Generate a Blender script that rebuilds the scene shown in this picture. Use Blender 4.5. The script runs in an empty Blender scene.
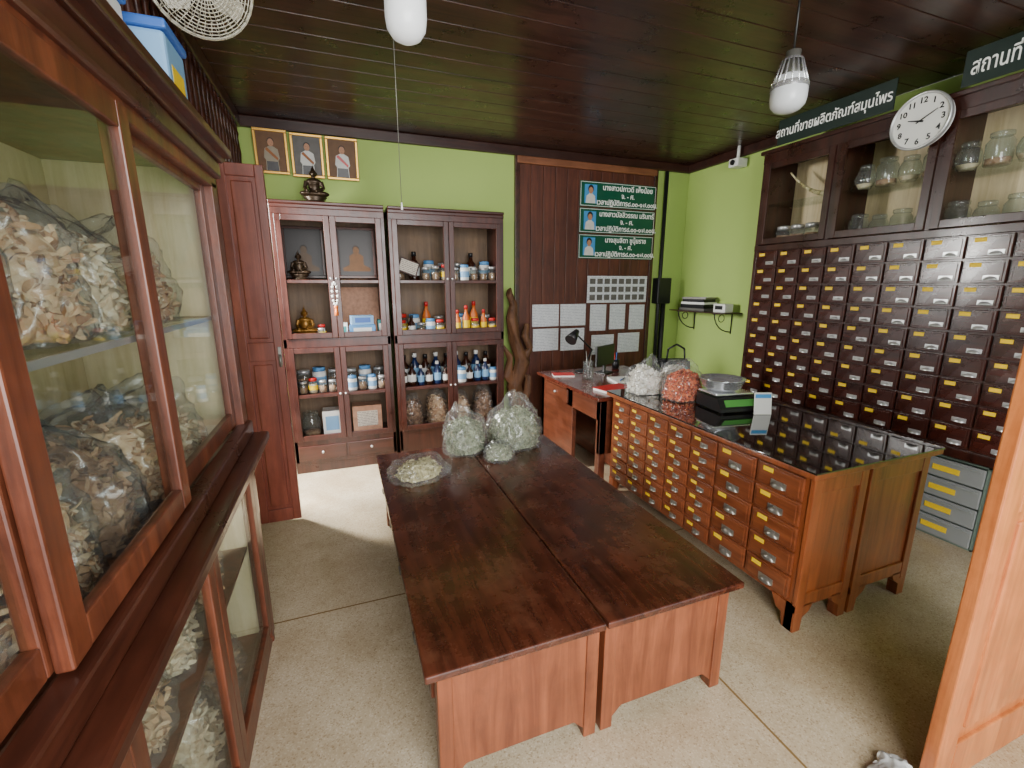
import bpy, bmesh, math, random
from mathutils import Vector, Matrix, noise
random.seed(7)
COL=bpy.context.scene.collection
PI=math.pi
def s2l(c):
    return tuple(((x/255)/12.92 if x/255<=.04045 else (((x/255)+.055)/1.055)**2.4) for x in c)+(1,)
# ---------------------------------------------------------------- materials
def newmat(name):
    m=bpy.data.materials.new(name); m.use_nodes=True
    nt=m.node_tree; b=nt.nodes["Principled BSDF"]; return m,nt,b
def N(nt,t,**k):
    n=nt.nodes.new(t)
    for a,v in k.items(): setattr(n,a,v)
    return n
def mat(name,c,rough=.5,metal=0,coat=0,emit=0,var=0,vscale=8,bump=0,bscale=40,spec=None):
    m,nt,b=newmat(name); c=s2l(c)
    b.inputs['Base Color'].default_value=c; b.inputs['Roughness'].default_value=rough
    b.inputs['Metallic'].default_value=metal; b.inputs['Coat Weight'].default_value=coat
    if spec is not None: b.inputs['Specular IOR Level'].default_value=spec
    if emit: b.inputs['Emission Color'].default_value=c; b.inputs['Emission Strength'].default_value=emit
    tc=N(nt,'ShaderNodeTexCoord')
    no=N(nt,'ShaderNodeTexNoise'); no.inputs['Scale'].default_value=vscale; no.inputs['Detail'].default_value=4
    nt.links.new(tc.outputs['Object'],no.inputs['Vector'])
    hs=N(nt,'ShaderNodeHueSaturation'); hs.inputs['Color'].default_value=c
    mr=N(nt,'ShaderNodeMapRange'); v=max(var,.03)
    mr.inputs[3].default_value=1-v; mr.inputs[4].default_value=1+v
    nt.links.new(no.outputs[0],mr.inputs[0]); nt.links.new(mr.outputs[0],hs.inputs['Value'])
    nt.links.new(hs.outputs[0],b.inputs['Base Color'])
    if bump:
        n2=N(nt,'ShaderNodeTexNoise'); n2.inputs['Scale'].default_value=bscale; n2.inputs['Detail'].default_value=5
        nt.links.new(tc.outputs['Object'],n2.inputs['Vector'])
        bp=N(nt,'ShaderNodeBump'); bp.inputs['Strength'].default_value=bump; bp.inputs['Distance'].default_value=.01
        nt.links.new(n2.outputs[0],bp.inputs['Height']); nt.links.new(bp.outputs[0],b.inputs['Normal'])
    return m
def wood(name,c1,c2,axis='Z',rough=.35,coat=.2,scale=1.0,bump=.15,wear=.25,spec=.5,haze=None):
    m,nt,b=newmat(name)
    tc=N(nt,'ShaderNodeTexCoord'); mp=N(nt,'ShaderNodeMapping')
    sc=[16*scale]*3; sc['XYZ'.index(axis)]=1.2*scale
    mp.inputs['Scale'].default_value=sc
    oi=N(nt,'ShaderNodeObjectInfo'); mu=N(nt,'ShaderNodeMath',operation='MULTIPLY'); mu.inputs[1].default_value=37
    nt.links.new(oi.outputs['Random'],mu.inputs[0]); cb=N(nt,'ShaderNodeCombineXYZ')
    for i in range(3): nt.links.new(mu.outputs[0],cb.inputs[i])
    nt.links.new(cb.outputs[0],mp.inputs['Location'])
    nt.links.new(tc.outputs['Object'],mp.inputs['Vector'])
    n1=N(nt,'ShaderNodeTexNoise'); n1.inputs['Scale'].default_value=1.0; n1.inputs['Detail'].default_value=9; n1.inputs['Roughness'].default_value=.68; n1.inputs['Distortion'].default_value=.9
    nt.links.new(mp.outputs[0],n1.inputs['Vector'])
    cr=N(nt,'ShaderNodeValToRGB'); e=cr.color_ramp.elements
    e[0].position=.32; e[0].color=s2l(c1); e[1].position=.68; e[1].color=s2l(c2)
    nt.links.new(n1.outputs[0],cr.inputs[0])
    n2=N(nt,'ShaderNodeTexNoise'); n2.inputs['Scale'].default_value=5; n2.inputs['Detail'].default_value=8; n2.inputs['Roughness'].default_value=.7
    nt.links.new(tc.outputs['Object'],n2.inputs['Vector'])
    mr=N(nt,'ShaderNodeMapRange'); mr.inputs[1].default_value=.3; mr.inputs[2].default_value=.7; mr.inputs[3].default_value=1-wear; mr.inputs[4].default_value=1+wear*.6
    nt.links.new(n2.outputs[0],mr.inputs[0])
    hs=N(nt,'ShaderNodeHueSaturation'); nt.links.new(cr.outputs[0],hs.inputs['Color']); nt.links.new(mr.outputs[0],hs.inputs['Value'])
    last=hs.outputs[0]
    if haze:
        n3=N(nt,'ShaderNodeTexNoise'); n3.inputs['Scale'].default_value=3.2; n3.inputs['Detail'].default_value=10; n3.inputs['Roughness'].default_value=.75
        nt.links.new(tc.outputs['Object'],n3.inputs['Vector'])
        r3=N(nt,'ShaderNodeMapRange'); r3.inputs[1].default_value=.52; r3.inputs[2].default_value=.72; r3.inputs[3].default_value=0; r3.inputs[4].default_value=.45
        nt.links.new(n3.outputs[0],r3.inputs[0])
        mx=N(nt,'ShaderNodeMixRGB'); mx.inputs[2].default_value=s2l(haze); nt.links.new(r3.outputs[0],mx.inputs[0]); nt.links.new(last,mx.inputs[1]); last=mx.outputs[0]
    nt.links.new(last,b.inputs['Base Color'])
    rr=N(nt,'ShaderNodeMapRange'); rr.inputs[1].default_value=.3; rr.inputs[2].default_value=.7; rr.inputs[3].default_value=max(.08,rough-.1); rr.inputs[4].default_value=rough+.12
    nt.links.new(n2.outputs[0],rr.inputs[0]); nt.links.new(rr.outputs[0],b.inputs['Roughness'])
    b.inputs['Coat Weight'].default_value=coat; b.inputs['Coat Roughness'].default_value=.16; b.inputs['Specular IOR Level'].default_value=spec
    bp=N(nt,'ShaderNodeBump'); bp.inputs['Strength'].default_value=bump; bp.inputs['Distance'].default_value=.003
    nt.links.new(n1.outputs[0],bp.inputs['Height']); nt.links.new(bp.outputs[0],b.inputs['Normal'])
    return m
def thin_glass(name,tint=(235,245,245),rough=.02,milk=0.0,base=.03,amp=.8,ex=5):
    m=bpy.data.materials.new(name); m.use_nodes=True; nt=m.node_tree; nt.nodes.clear()
    out=N(nt,'ShaderNodeOutputMaterial'); tr=N(nt,'ShaderNodeBsdfTransparent'); tr.inputs[0].default_value=s2l(tint)
    gl=N(nt,'ShaderNodeBsdfGlossy'); gl.inputs['Roughness'].default_value=rough
    lw=N(nt,'ShaderNodeLayerWeight'); lw.inputs[0].default_value=.5
    po=N(nt,'ShaderNodeMath',operation='POWER'); po.inputs[1].default_value=ex; nt.links.new(lw.outputs['Facing'],po.inputs[0])
    mu=N(nt,'ShaderNodeMath',operation='MULTIPLY_ADD'); mu.inputs[1].default_value=amp; mu.inputs[2].default_value=base; mu.use_clamp=True
    nt.links.new(po.outputs[0],mu.inputs[0])
    mx=N(nt,'ShaderNodeMixShader'); nt.links.new(mu.outputs[0],mx.inputs[0]); nt.links.new(tr.outputs[0],mx.inputs[1]); nt.links.new(gl.outputs[0],mx.inputs[2])
    last=mx
    if milk:
        df=N(nt,'ShaderNodeBsdfDiffuse'); df.inputs[0].default_value=(.85,.87,.87,1)
        m2=N(nt,'ShaderNodeMixShader'); m2.inputs[0].default_value=milk
        nt.links.new(mx.outputs[0],m2.inputs[1]); nt.links.new(df.outputs[0],m2.inputs[2]); last=m2
    nt.links.new(last.outputs[0],out.inputs[0]); return m
def herb(name,cols,scale=45,bump=.6):
    m,nt,b=newmat(name); tc=N(nt,'ShaderNodeTexCoord'); ge=N(nt,'ShaderNodeNewGeometry')
    vo=N(nt,'ShaderNodeTexVoronoi'); vo.inputs['Scale'].default_value=scale
    nt.links.new(tc.outputs['Object'],vo.inputs['Vector'])
    sp=N(nt,'ShaderNodeSeparateColor'); nt.links.new(vo.outputs['Color'],sp.inputs[0])
    hf=N(nt,'ShaderNodeMath',operation='MULTIPLY'); hf.inputs[1].default_value=.35; nt.links.new(sp.outputs[0],hf.inputs[0])
    ad=N(nt,'ShaderNodeMath',operation='ADD'); nt.links.new(hf.outputs[0],ad.inputs[0]); nt.links.new(ge.outputs['Random Per Island'],ad.inputs[1])
    fr=N(nt,'ShaderNodeMath',operation='FRACT'); nt.links.new(ad.outputs[0],fr.inputs[0])
    cr=N(nt,'ShaderNodeValToRGB')
    els=cr.color_ramp.elements
    while len(els)<len(cols): els.new(.5)
    for i,c in enumerate(cols): els[i].position=i/(len(cols)-1); els[i].color=s2l(c)
    nt.links.new(fr.outputs[0],cr.inputs[0]); nt.links.new(cr.outputs[0],b.inputs['Base Color'])
    b.inputs['Roughness'].default_value=.75
    bp=N(nt,'ShaderNodeBump'); bp.inputs['Strength'].default_value=bump; bp.inputs['Distance'].default_value=.01; bp.invert=True
    nt.links.new(vo.outputs['Distance'],bp.inputs['Height']); nt.links.new(bp.outputs[0],b.inputs['Normal'])
    return m
def terrazzo():
    m,nt,b=newmat("terrazzo"); tc=N(nt,'ShaderNodeTexCoord')
    big=N(nt,'ShaderNodeTexNoise'); big.inputs['Scale'].default_value=2.2; big.inputs['Detail'].default_value=7; big.inputs['Roughness'].default_value=.65
    sm=N(nt,'ShaderNodeTexVoronoi'); sm.inputs['Scale'].default_value=190
    nt.links.new(tc.outputs['Object'],big.inputs['Vector']); nt.links.new(tc.outputs['Object'],sm.inputs['Vector'])
    sp=N(nt,'ShaderNodeSeparateColor'); nt.links.new(sm.outputs['Color'],sp.inputs[0])
    cr=N(nt,'ShaderNodeValToRGB'); e=cr.color_ramp.elements; e[0].position=0; e[0].color=s2l((168,148,118)); e[1].position=.16; e[1].color=s2l((196,180,152))
    x=e.new(.8); x.color=s2l((202,187,160)); x=e.new(1); x.color=s2l((214,202,178))
    nt.links.new(sp.outputs[0],cr.inputs[0])
    cb=N(nt,'ShaderNodeValToRGB'); e=cb.color_ramp.elements; e[0].position=.35; e[0].color=(.76,.71,.64,1); e[1].position=.65; e[1].color=(1,1,1,1)
    nt.links.new(big.outputs[0],cb.inputs[0])
    mu=N(nt,'ShaderNodeMixRGB',blend_type='MULTIPLY'); mu.inputs[0].default_value=1
    nt.links.new(cr.outputs[0],mu.inputs[1]); nt.links.new(cb.outputs[0],mu.inputs[2])
    sx=N(nt,'ShaderNodeSeparateXYZ'); nt.links.new(tc.outputs['Object'],sx.inputs[0])
    masks=[]
    for i,c0,per in ((0,1.40,2.6),(1,2.22,2.6)):
        a=N(nt,'ShaderNodeMath',operation='SUBTRACT'); a.inputs[1].default_value=c0-per/2-per*4
        nt.links.new(sx.outputs[i],a.inputs[0])
        f=N(nt,'ShaderNodeMath',operation='MODULO'); f.inputs[1].default_value=per; nt.links.new(a.outputs[0],f.inputs[0])
        g=N(nt,'ShaderNodeMath',operation='SUBTRACT'); g.inputs[1].default_value=per/2; nt.links.new(f.outputs[0],g.inputs[0])
        h=N(nt,'ShaderNodeMath',operation='ABSOLUTE'); nt.links.new(g.outputs[0],h.inputs[0])
        k=N(nt,'ShaderNodeMath',operation='LESS_THAN'); k.inputs[1].default_value=.005; nt.links.new(h.outputs[0],k.inputs[0]); masks.append(k)
    mm=N(nt,'ShaderNodeMath',operation='MAXIMUM'); nt.links.new(masks[0].outputs[0],mm.inputs[0]); nt.links.new(masks[1].outputs[0],mm.inputs[1])
    fx=N(nt,'ShaderNodeMixRGB'); fx.inputs[2].default_value=s2l((130,104,66)); nt.links.new(mm.outputs[0],fx.inputs[0]); nt.links.new(mu.outputs[0],fx.inputs[1])
    nt.links.new(fx.outputs[0],b.inputs['Base Color']); b.inputs['Roughness'].default_value=.26
    return m
def paper_mat(name,base=(225,228,232),ink=(165,170,182),sc=110):
    m,nt,b=newmat(name); tc=N(nt,'ShaderNodeTexCoord')
    w=N(nt,'ShaderNodeTexWave',bands_direction='Z'); w.inputs['Scale'].default_value=sc/6
    nz=N(nt,'ShaderNodeTexNoise'); nz.inputs['Scale'].default_value=sc
    nt.links.new(tc.outputs['Object'],w.inputs[0]); nt.links.new(tc.outputs['Object'],nz.inputs['Vector'])
    mu=N(nt,'ShaderNodeMath',operation='MULTIPLY'); nt.links.new(w.outputs[1],mu.inputs[0]); nt.links.new(nz.outputs[0],mu.inputs[1])
    gt=N(nt,'ShaderNodeMath',operation='GREATER_THAN'); gt.inputs[1].default_value=.42; nt.links.new(mu.outputs[0],gt.inputs[0])
    mx=N(nt,'ShaderNodeMixRGB'); mx.inputs[1].default_value=s2l(base); mx.inputs[2].default_value=s2l(ink); nt.links.new(gt.outputs[0],mx.inputs[0])
    nt.links.new(mx.outputs[0],b.inputs['Base Color']); b.inputs['Roughness'].default_value=.4
    return m
M={}
M['floor']=terrazzo()
M['green']=mat("green_paint",(168,194,106),.7,var=.06,vscale=2,bump=.06,bscale=6,spec=.3)
M['ceil']=wood("ceiling_boards",(40,23,19),(80,49,40),'X',.32,.08,spec=.45,wear=.4)
M['darkwood']=wood("dark_wood",(40,18,13),(78,40,27),'Y',.34,.2)
M['darkwoodX']=wood("dark_wood_x",(36,17,13),(66,34,24),'X',.4,.1)
M['cabX']=wood("cabinet_wood_x",(46,20,15),(80,38,28),'X',.34,.25)
M['cab']=wood("cabinet_wood",(46,20,15),(80,38,28),'Z',.34,.25)
M['panel']=wood("panel_boards",(66,32,23),(106,56,38),'Z',.5,.05)
M['leafdoor']=wood("leaf_door_wood",(94,42,32),(138,70,52),'Z',.38,.2)
M['leftw']=wood("left_cabinet_wood",(72,34,21),(124,66,42),'Z',.38,.15,wear=.45)
M['leftwY']=wood("left_cabinet_wood_y",(48,22,15),(84,42,28),'Y',.32,.3,wear=.4)
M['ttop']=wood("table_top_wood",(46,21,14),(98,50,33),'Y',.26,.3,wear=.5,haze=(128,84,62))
M['tend']=wood("table_end_wood",(98,49,29),(152,86,54),'Z',.4,.15)
M['tside']=wood("table_side_wood",(70,34,22),(114,60,38),'Y',.38,.2)
M['count']=wood("counter_wood",(112,54,28),(166,90,50),'Z',.36,.25)
M['countd']=wood("counter_drawer_wood",(100,48,26),(150,82,48),'Y',.36,.25)
M['apo']=wood("apothecary_wood",(40,16,12),(74,31,23),'Y',.28,.45)
M['apof']=wood("apothecary_frame",(36,15,11),(64,29,20),'Z',.32,.3)
M['orange']=wood("orange_wood",(168,88,42),(214,130,72),'Z',.38,.2)
M['cream']=wood("cream_boards",(204,184,140),(232,216,178),'Z',.6,0,wear=.12)
M['tan']=wood("tan_back",(96,74,54),(132,106,80),'Z',.6,0)
M['beam']=wood("light_beam",(110,64,42),(146,92,60),'X',.5,.1)
M['glass']=thin_glass("pane_glass",(246,250,249),.02,base=.02,amp=.32,ex=4)
M['jarglass']=thin_glass("jar_glass",(240,246,244),.04,milk=.04,base=.06,amp=.8,ex=3)
M['film']=thin_glass("plastic_film",(252,253,253),.16,milk=.055,base=.045,amp=.34,ex=2)
M['film2']=thin_glass("plastic_film_milky",(240,243,244),.2,milk=.55,base=.1,amp=.5,ex=2)
M['bin']=thin_glass("frosted_bin",(170,184,172),.25,milk=.3,base=.05,amp=.3)
M['binframe']=mat("bin_frame",(112,128,116),.4)
M['topglass']=mat("dark_glass_top",(26,22,22),.05,coat=1)
M['steel']=mat("steel",(225,227,230),.2,metal=.75)
M['nickel']=mat("nickel",(205,206,206),.3,metal=.65)
M['dullmetal']=mat("dull_metal",(130,128,122),.42,metal=.6)
M['pewter']=mat("pewter",(160,156,148),.32,metal=.75)
M['black']=mat("black_plastic",(20,20,22),.4)
M['blackpaint']=mat("black_paint",(24,24,24),.5)
M['yellow']=mat("yellow_label",(246,206,14),.6,var=.08,vscale=60,emit=.03)
M['white']=mat("white_plastic",(232,232,228),.35)
M['bulb']=mat("bulb_glass",(240,242,245),.25,emit=.35)
M['bulb2']=mat("bulb_glass_unlit",(214,217,222),.2)
M['cream2']=mat("ivory_plastic",(205,200,182),.4)
M['sign']=mat("sign_green",(10,84,62),.35)
M['signdark']=mat("sign_dark_green",(20,38,32),.45)
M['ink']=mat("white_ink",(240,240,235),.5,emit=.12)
M['blackink']=mat("black_ink",(15,15,18),.5)
M['gold']=mat("gold_frame",(196,150,70),.35,metal=.6)
M['goldstat']=mat("gold_statue",(140,100,40),.38,metal=.6)
M['bronze']=mat("bronze_statue",(62,48,34),.35,metal=.5)
M['blue']=mat("blue_plastic",(60,108,190),.4)
M['bluebox']=mat("blue_carton",(90,150,205),.5)
M['lightblue']=mat("pale_blue",(130,176,216),.5)
M['red']=mat("red_plastic",(190,30,30),.4)
M['orangep']=mat("orange_plastic",(214,110,40),.45)
M['amber']=mat("amber_glass",(52,24,12),.12,coat=.6)
M['darkblue']=mat("dark_blue_glass",(24,40,80),.15,coat=.6)
M['paper']=paper_mat("printed_paper")
M['paper2']=paper_mat("printed_paper_grid",(214,205,190),(120,100,90),120)
M['skin']=mat("portrait_skin",(180,130,98),.6)
M['portbg']=mat("portrait_ochre",(104,70,38),.6,var=.5,vscale=16)
M['portbg2']=mat("portrait_greybrown",(96,92,88),.6,var=.5,vscale=16)
M['portdark']=mat("portrait_dark",(30,25,24),.4,var=.5,vscale=14)
M['cloth']=mat("portrait_orange",(150,88,38),.6,var=.3,vscale=30)
M['robe']=mat("portrait_robe",(92,62,34),.6,var=.4,vscale=30)
M['whitecloth']=mat("portrait_white",(214,212,206),.6,var=.15,vscale=30)
M['greycloth']=mat("portrait_grey",(150,140,120),.6,var=.2,vscale=30)
M['skyblue']=mat("portrait_blue",(70,150,210),.5)
M['hair']=mat("portrait_hair",(25,20,18),.6)
M['hgreen']=herb("green_herb",[(92,100,72),(134,142,110),(166,172,146),(108,116,86),(190,192,168),(122,114,84)],60)
M['hbrown']=herb("brown_root",[(134,92,60),(192,148,106),(222,190,150),(158,114,78),(234,212,178)],30)
M['hdark']=herb("dark_root",[(92,62,42),(142,102,72),(178,142,108),(112,76,52)],40)
M['hred']=herb("red_berries",[(196,56,22),(232,98,44),(242,140,80),(212,70,30),(230,170,116)],70)
M['hpale']=herb("pale_herb",[(178,146,108),(212,188,152),(230,214,184),(194,164,126)],44)
M['hwhite']=herb("white_seeds",[(206,196,180),(236,232,222),(246,244,238),(222,212,194)],44)
M['hstraw']=herb("straw_herb",[(140,132,84),(186,176,128),(210,202,162),(158,146,98)],50)
M['drift']=wood("driftwood",(70,43,27),(130,88,58),'Z',.65,0,bump=1.0,wear=.5)
M['pink']=mat("floral_cloth",(176,132,106),.7,var=.5,vscale=30)
M['teal']=mat("teal_plastic",(40,130,130),.4)
M['lcd']=mat("lcd_green",(70,130,60),.3,emit=.3)
M['reddesk']=wood("red_desk_wood",(70,30,22),(108,50,36),'X',.22,.4)
# ---------------------------------------------------------------- geometry helper
class G:
    def __init__(s): s.bm=bmesh.new()
    def _t(s,vs,mi,smooth=False):
        fs=set(f for v in vs for f in v.link_faces)
        for f in fs: f.material_index=mi; f.smooth=smooth
    def box(s,x0,x1,y0,y1,z0,z1,bev=0,mi=0):
        r=bmesh.ops.create_cube(s.bm,size=1); vs=r['verts']
        for v in vs: v.co=Vector(((x0+x1)/2+v.co.x*(x1-x0),(y0+y1)/2+v.co.y*(y1-y0),(z0+z1)/2+v.co.z*(z1-z0)))
        s._t(vs,mi)
        if bev:
            es=list(set(e for v in vs for e in v.link_edges))
            bmesh.ops.bevel(s.bm,geom=es,offset=bev,segments=2,affect='EDGES',profile=.5)
        return s
    def cyl(s,p0,p1,r0,r1=None,seg=14,mi=0,smooth=True,cap=True):
        p0=Vector(p0);p1=Vector(p1); r1=r0 if r1 is None else r1; d=p1-p0
        q=Vector((0,0,1)).rotation_difference(d.normalized()).to_matrix().to_4x4()
        r=bmesh.ops.create_cone(s.bm,cap_ends=cap,segments=seg,radius1=r0,radius2=r1,depth=d.length,matrix=Matrix.Translation((p0+p1)/2)@q)
        for f in set(f for v in r['verts'] for f in v.link_faces):
            f.material_index=mi; f.smooth=smooth and len(f.verts)==4
        return s
    def sph(s,c,r,seg=16,mi=0,rot=None):
        if not hasattr(r,'__len__'): r=(r,r,r)
        q=bmesh.ops.create_uvsphere(s.bm,u_segments=seg,v_segments=max(6,seg//2+2),radius=1)
        Rm=Matrix.Rotation(rot[1],3,rot[0]) if rot else Matrix.Identity(3)
        for v in q['verts']: v.co=Rm@Vector((v.co.x*r[0],v.co.y*r[1],v.co.z*r[2]))+Vector(c)
        s._t(q['verts'],mi,True); return s
    def lathe(s,prof,c=(0,0,0),seg=20,mi=0,smooth=True):
        rings=[]
        for (r,z) in prof:
            if r<1e-5: rings.append([s.bm.verts.new((c[0],c[1],c[2]+z))])
            else: rings.append([s.bm.verts.new((c[0]+r*math.cos(2*PI*i/seg),c[1]+r*math.sin(2*PI*i/seg),c[2]+z)) for i in range(seg)])
        for a,b in zip(rings,rings[1:]):
            for i in range(seg):
                j=(i+1)%seg
                if len(a)==1 and len(b)==1: continue
                if len(a)==1: f=s.bm.faces.new((a[0],b[j],b[i]))
                elif len(b)==1: f=s.bm.faces.new((a[i],a[j],b[0]))
                else: f=s.bm.faces.new((a[i],a[j],b[j],b[i]))
                f.material_index=mi; f.smooth=smooth
        return s
    def poly(s,pts,ext=(0,0,0),mi=0):
        e=Vector(ext); a=[s.bm.verts.new(p) for p in pts]
        f=s.bm.faces.new(a); f.material_index=mi
        if e.length>0:
            b=[s.bm.verts.new(Vector(p)+e) for p in pts]
            f=s.bm.faces.new(b[::-1]); f.material_index=mi
            n=len(a)
            for i in range(n):
                f=s.bm.faces.new((a[i],b[i],b[(i+1)%n],a[(i+1)%n])); f.material_index=mi
        return s
    def tube(s,pts,r,seg=8,mi=0,closed=False):
        pts=[Vector(p) for p in pts]
        if closed: pts=pts+[pts[0]]
        for a,b in zip(pts,pts[1:]): s.cyl(a,b,r,r,seg,mi)
        return s
    def ring(s,c,R,r,n=28,mi=0,seg=5):
        return s.tube([(c[0]+R*math.cos(2*PI*i/n),c[1]+R*math.sin(2*PI*i/n),c[2]) for i in range(n)],r,seg,mi,True)
    def jitter(s,amp,sc,seed=0):
        for v in s.bm.verts:
            n=noise.noise_vector(v.co*sc+Vector((seed*3.1,seed,seed*1.7)))
            v.co+=n*amp
        return s
    def obj(s,name,mats,parent=None,org=None,label=None,fix=True):
        if org is None: org=parent.get('org',(0,0,0)) if parent else (0,0,0)
        org=Vector(org)
        if fix: bmesh.ops.recalc_face_normals(s.bm,faces=s.bm.faces)
        for v in s.bm.verts: v.co-=org
        me=bpy.data.meshes.new(name); s.bm.to_mesh(me); s.bm.free()
        if not isinstance(mats,(list,tuple)): mats=[mats]
        for m in mats: me.materials.append(M[m] if isinstance(m,str) else m)
        o=bpy.data.objects.new(name,me); COL.objects.link(o)
        if parent: o.parent=parent; o['org']=tuple(org)
        if label: o['label']=label
        return o
def thing(name,label,cat,loc=(0,0,0),group=None,rot=(0,0,0),local=False):
    o=bpy.data.objects.new(name,None); o.empty_display_size=.05; COL.objects.link(o)
    o.location=loc; o.rotation_euler=rot
    o['org']=(0,0,0) if local else tuple(loc)
    o['label']=label; o['category']=cat
    if group: o['group']=group
    return o
def struct(o): o['kind']='structure'; return o
def clone(root,loc,rotz=0,scale=1,group=None,label=None):
    r=root.copy(); COL.objects.link(r)
    def rec(src,dst):
        for ch in list(src.children):
            c=ch.copy(); c.parent=dst; c.matrix_parent_inverse=ch.matrix_parent_inverse.copy(); COL.objects.link(c); rec(ch,c)
    rec(root,r); r.location=loc; r.rotation_euler=(0,0,rotz); r.scale=(scale,)*3 if not hasattr(scale,'__len__') else scale
    if group: r['group']=group
    if label: r['label']=label
    return r
def pclone(part,parent,loc):
    c=part.copy(); c.parent=parent; c.location=loc; COL.objects.link(c)
    for ch in list(part.children):
        k=ch.copy(); k.parent=c; COL.objects.link(k)
    return c
def text(body,size,loc,parent,m='ink',align='CENTER',name='lettering',ext=.0008,bold=.0,sx=1,line=1.0):
    c=bpy.data.curves.new("t",'FONT'); c.body=body; c.size=size; c.align_x=align; c.align_y='CENTER'; c.extrude=ext; c.offset=bold
    c.resolution_u=3; c.space_line=line
    t=bpy.data.objects.new("t",c); COL.objects.link(t)
    dg=bpy.context.evaluated_depsgraph_get(); dg.update()
    me=bpy.data.meshes.new_from_object(t.evaluated_get(dg))
    bpy.data.objects.remove(t); bpy.data.curves.remove(c)
    me.materials.clear(); me.materials.append(M[m])
    o=bpy.data.objects.new(name,me); COL.objects.link(o); o.parent=parent; o.location=loc; o.scale=(sx,1,1)
    return o
# ---------------------------------------------------------------- room shell
XL=-.72; XR=3.95; YB=4.6; ZC=3.0; YF=-1.3
g=G(); g.box(-1.1,XR+.1,YF,YB+.1,-.1,0); struct(g.obj("floor",'floor'))
g=G(); g.box(XL-.3,XR+.12,YB,YB+.1,0,ZC); struct(g.obj("wall_back",'green'))
g=G(); g.box(XR,XR+.1,YF,YB,0,ZC); struct(g.obj("wall_right",'green'))
g=G(); g.box(-1.03,-.93,YF,2.2,0,ZC); g.box(-1.03,XL,2.2,2.28,0,ZC); g.box(XL-.1,XL,2.28,3.38,0,ZC)
g.box(XL-.1,XL,4.12,YB,0,ZC); g.box(XL-.1,XL,3.38,4.12,2.36,ZC); struct(g.obj("wall_left",'green'))
g=G()
y=YF
while y<YB:
    y2=min(y+.19,YB); g.box(-1.03,XR,y+.002,y2-.002,ZC,ZC+.03,.004); y=y2
g.box(-1.1,XR+.1,YF,YB+.1,ZC+.03,ZC+.06); struct(g.obj("ceiling",'ceil'))
g=G(); g.box(XL,XR,YB-.04,YB,ZC-.09,ZC,.01); g.box(XR-.04,XR,3.23,YB,ZC-.09,ZC,.01); struct(g.obj("trim_1",'darkwoodX'))
g=G(); x=1.79
while x<3.44:
    g.box(x+.001,x+.136,YB-.03,YB,.02,ZC-.16,.005); x+=.1385
struct(g.obj("trim_2",'panel'))
g=G(); g.box(1.77,3.47,YB-.05,YB,ZC-.16,ZC-.09,.008); struct(g.obj("trim_3",'beam'))
g=G(); g.box(1.75,1.80,YB-.045,YB,.0,ZC-.09,.006); g.box(3.44,3.49,YB-.045,YB,0,ZC-.09,.006); struct(g.obj("trim_4",'darkwood'))
g=G(); g.box(XL,XL+.07,1.2,YB-.05,2.38,2.47,.01); g.box(XL,XL+.07,1.2,YB-.05,2.9,3.0,.01)
g.box(XL-.02,XL+.004,1.2,YB-.05,2.47,2.9)
y=1.3
while y<4.5:
    g.lathe([(.012,0),(.012,.05),(.02,.07),(.012,.1),(.022,.21),(.012,.33),(.02,.36),(.012,.38),(.012,.43)],(XL+.04,y,2.47),10); y+=.11
struct(g.obj("trim_5",'darkwood'))
g=G(); g.box(XL-.1,XL+.03,3.33,3.38,0,2.4,.006); g.box(XL-.1,XL+.03,4.12,4.17,0,2.4,.006); struct(g.obj("trim_6",'leafdoor'))
# ---------------------------------------------------------------- folding door leaf
def panel_leaf(parent,x0,x1,y0,y1,z0,z1,axis,rows):
    g=G(); t=.05
    if axis=='X':
        g.box(x0,x0+t,y0,y1,z0,z1,.004); g.box(x1-t,x1,y0,y1,z0,z1,.004)
        g.box(x0+t,x1-t,y0,y1,z0,z0+.09,.003); g.box(x0+t,x1-t,y0,y1,z1-.07,z1,.003)
        for r in rows: g.box(x0+t,x1-t,y0,y1,r-.06,r+.06,.003)
        g.box(x0+t-.005,x1-t+.005,y0+.014,y1-.012,z0+.05,z1-.05)
        zs=[z0+.09]+sum([[r-.06,r+.06] for r in rows],[])+[z1-.07]
        for a,b in zip(zs[::2],zs[1::2]): g.box(x0+t+.02,x1-t-.02,y0+.004,y1-.002,a+.025,b-.025,.008)
    else:
        g.box(x0,x1,y0,y0+t,z0,z1,.004); g.box(x0,x1,y1-t,y1,z0,z1,.004)
        g.box(x0,x1,y0+t,y1-t,z0,z0+.09,.003); g.box(x0,x1,y0+t,y1-t,z1-.07,z1,.003)
        for r in rows: g.box(x0,x1,y0+t,y1-t,r-.035,r+.035,.003)
        g.box(x0+.012,x1-.012,y0+t-.005,y1-t+.005,z0+.05,z1-.05)
    return g.obj("door_leaf",'leafdoor',parent)
d=thing("folding_door","reddish-brown panelled wooden folding door, folded open beside the doorway","door",(-.53,3.29,0))
panel_leaf(d,-.63,-.375,3.27,3.305,.02,2.35,'X',(1.22,))
panel_leaf(d,-.67,-.635,3.27,3.52,.02,2.35,'Y',(.62,1.4))
g=G(); g.box(-.405,-.385,3.262,3.27,1.13,1.25,.002); g.cyl((-.395,3.255,1.2),(-.395,3.255,1.12),.008); g.obj("hasp",'dullmetal',d,label="dull metal hasp")
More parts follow.
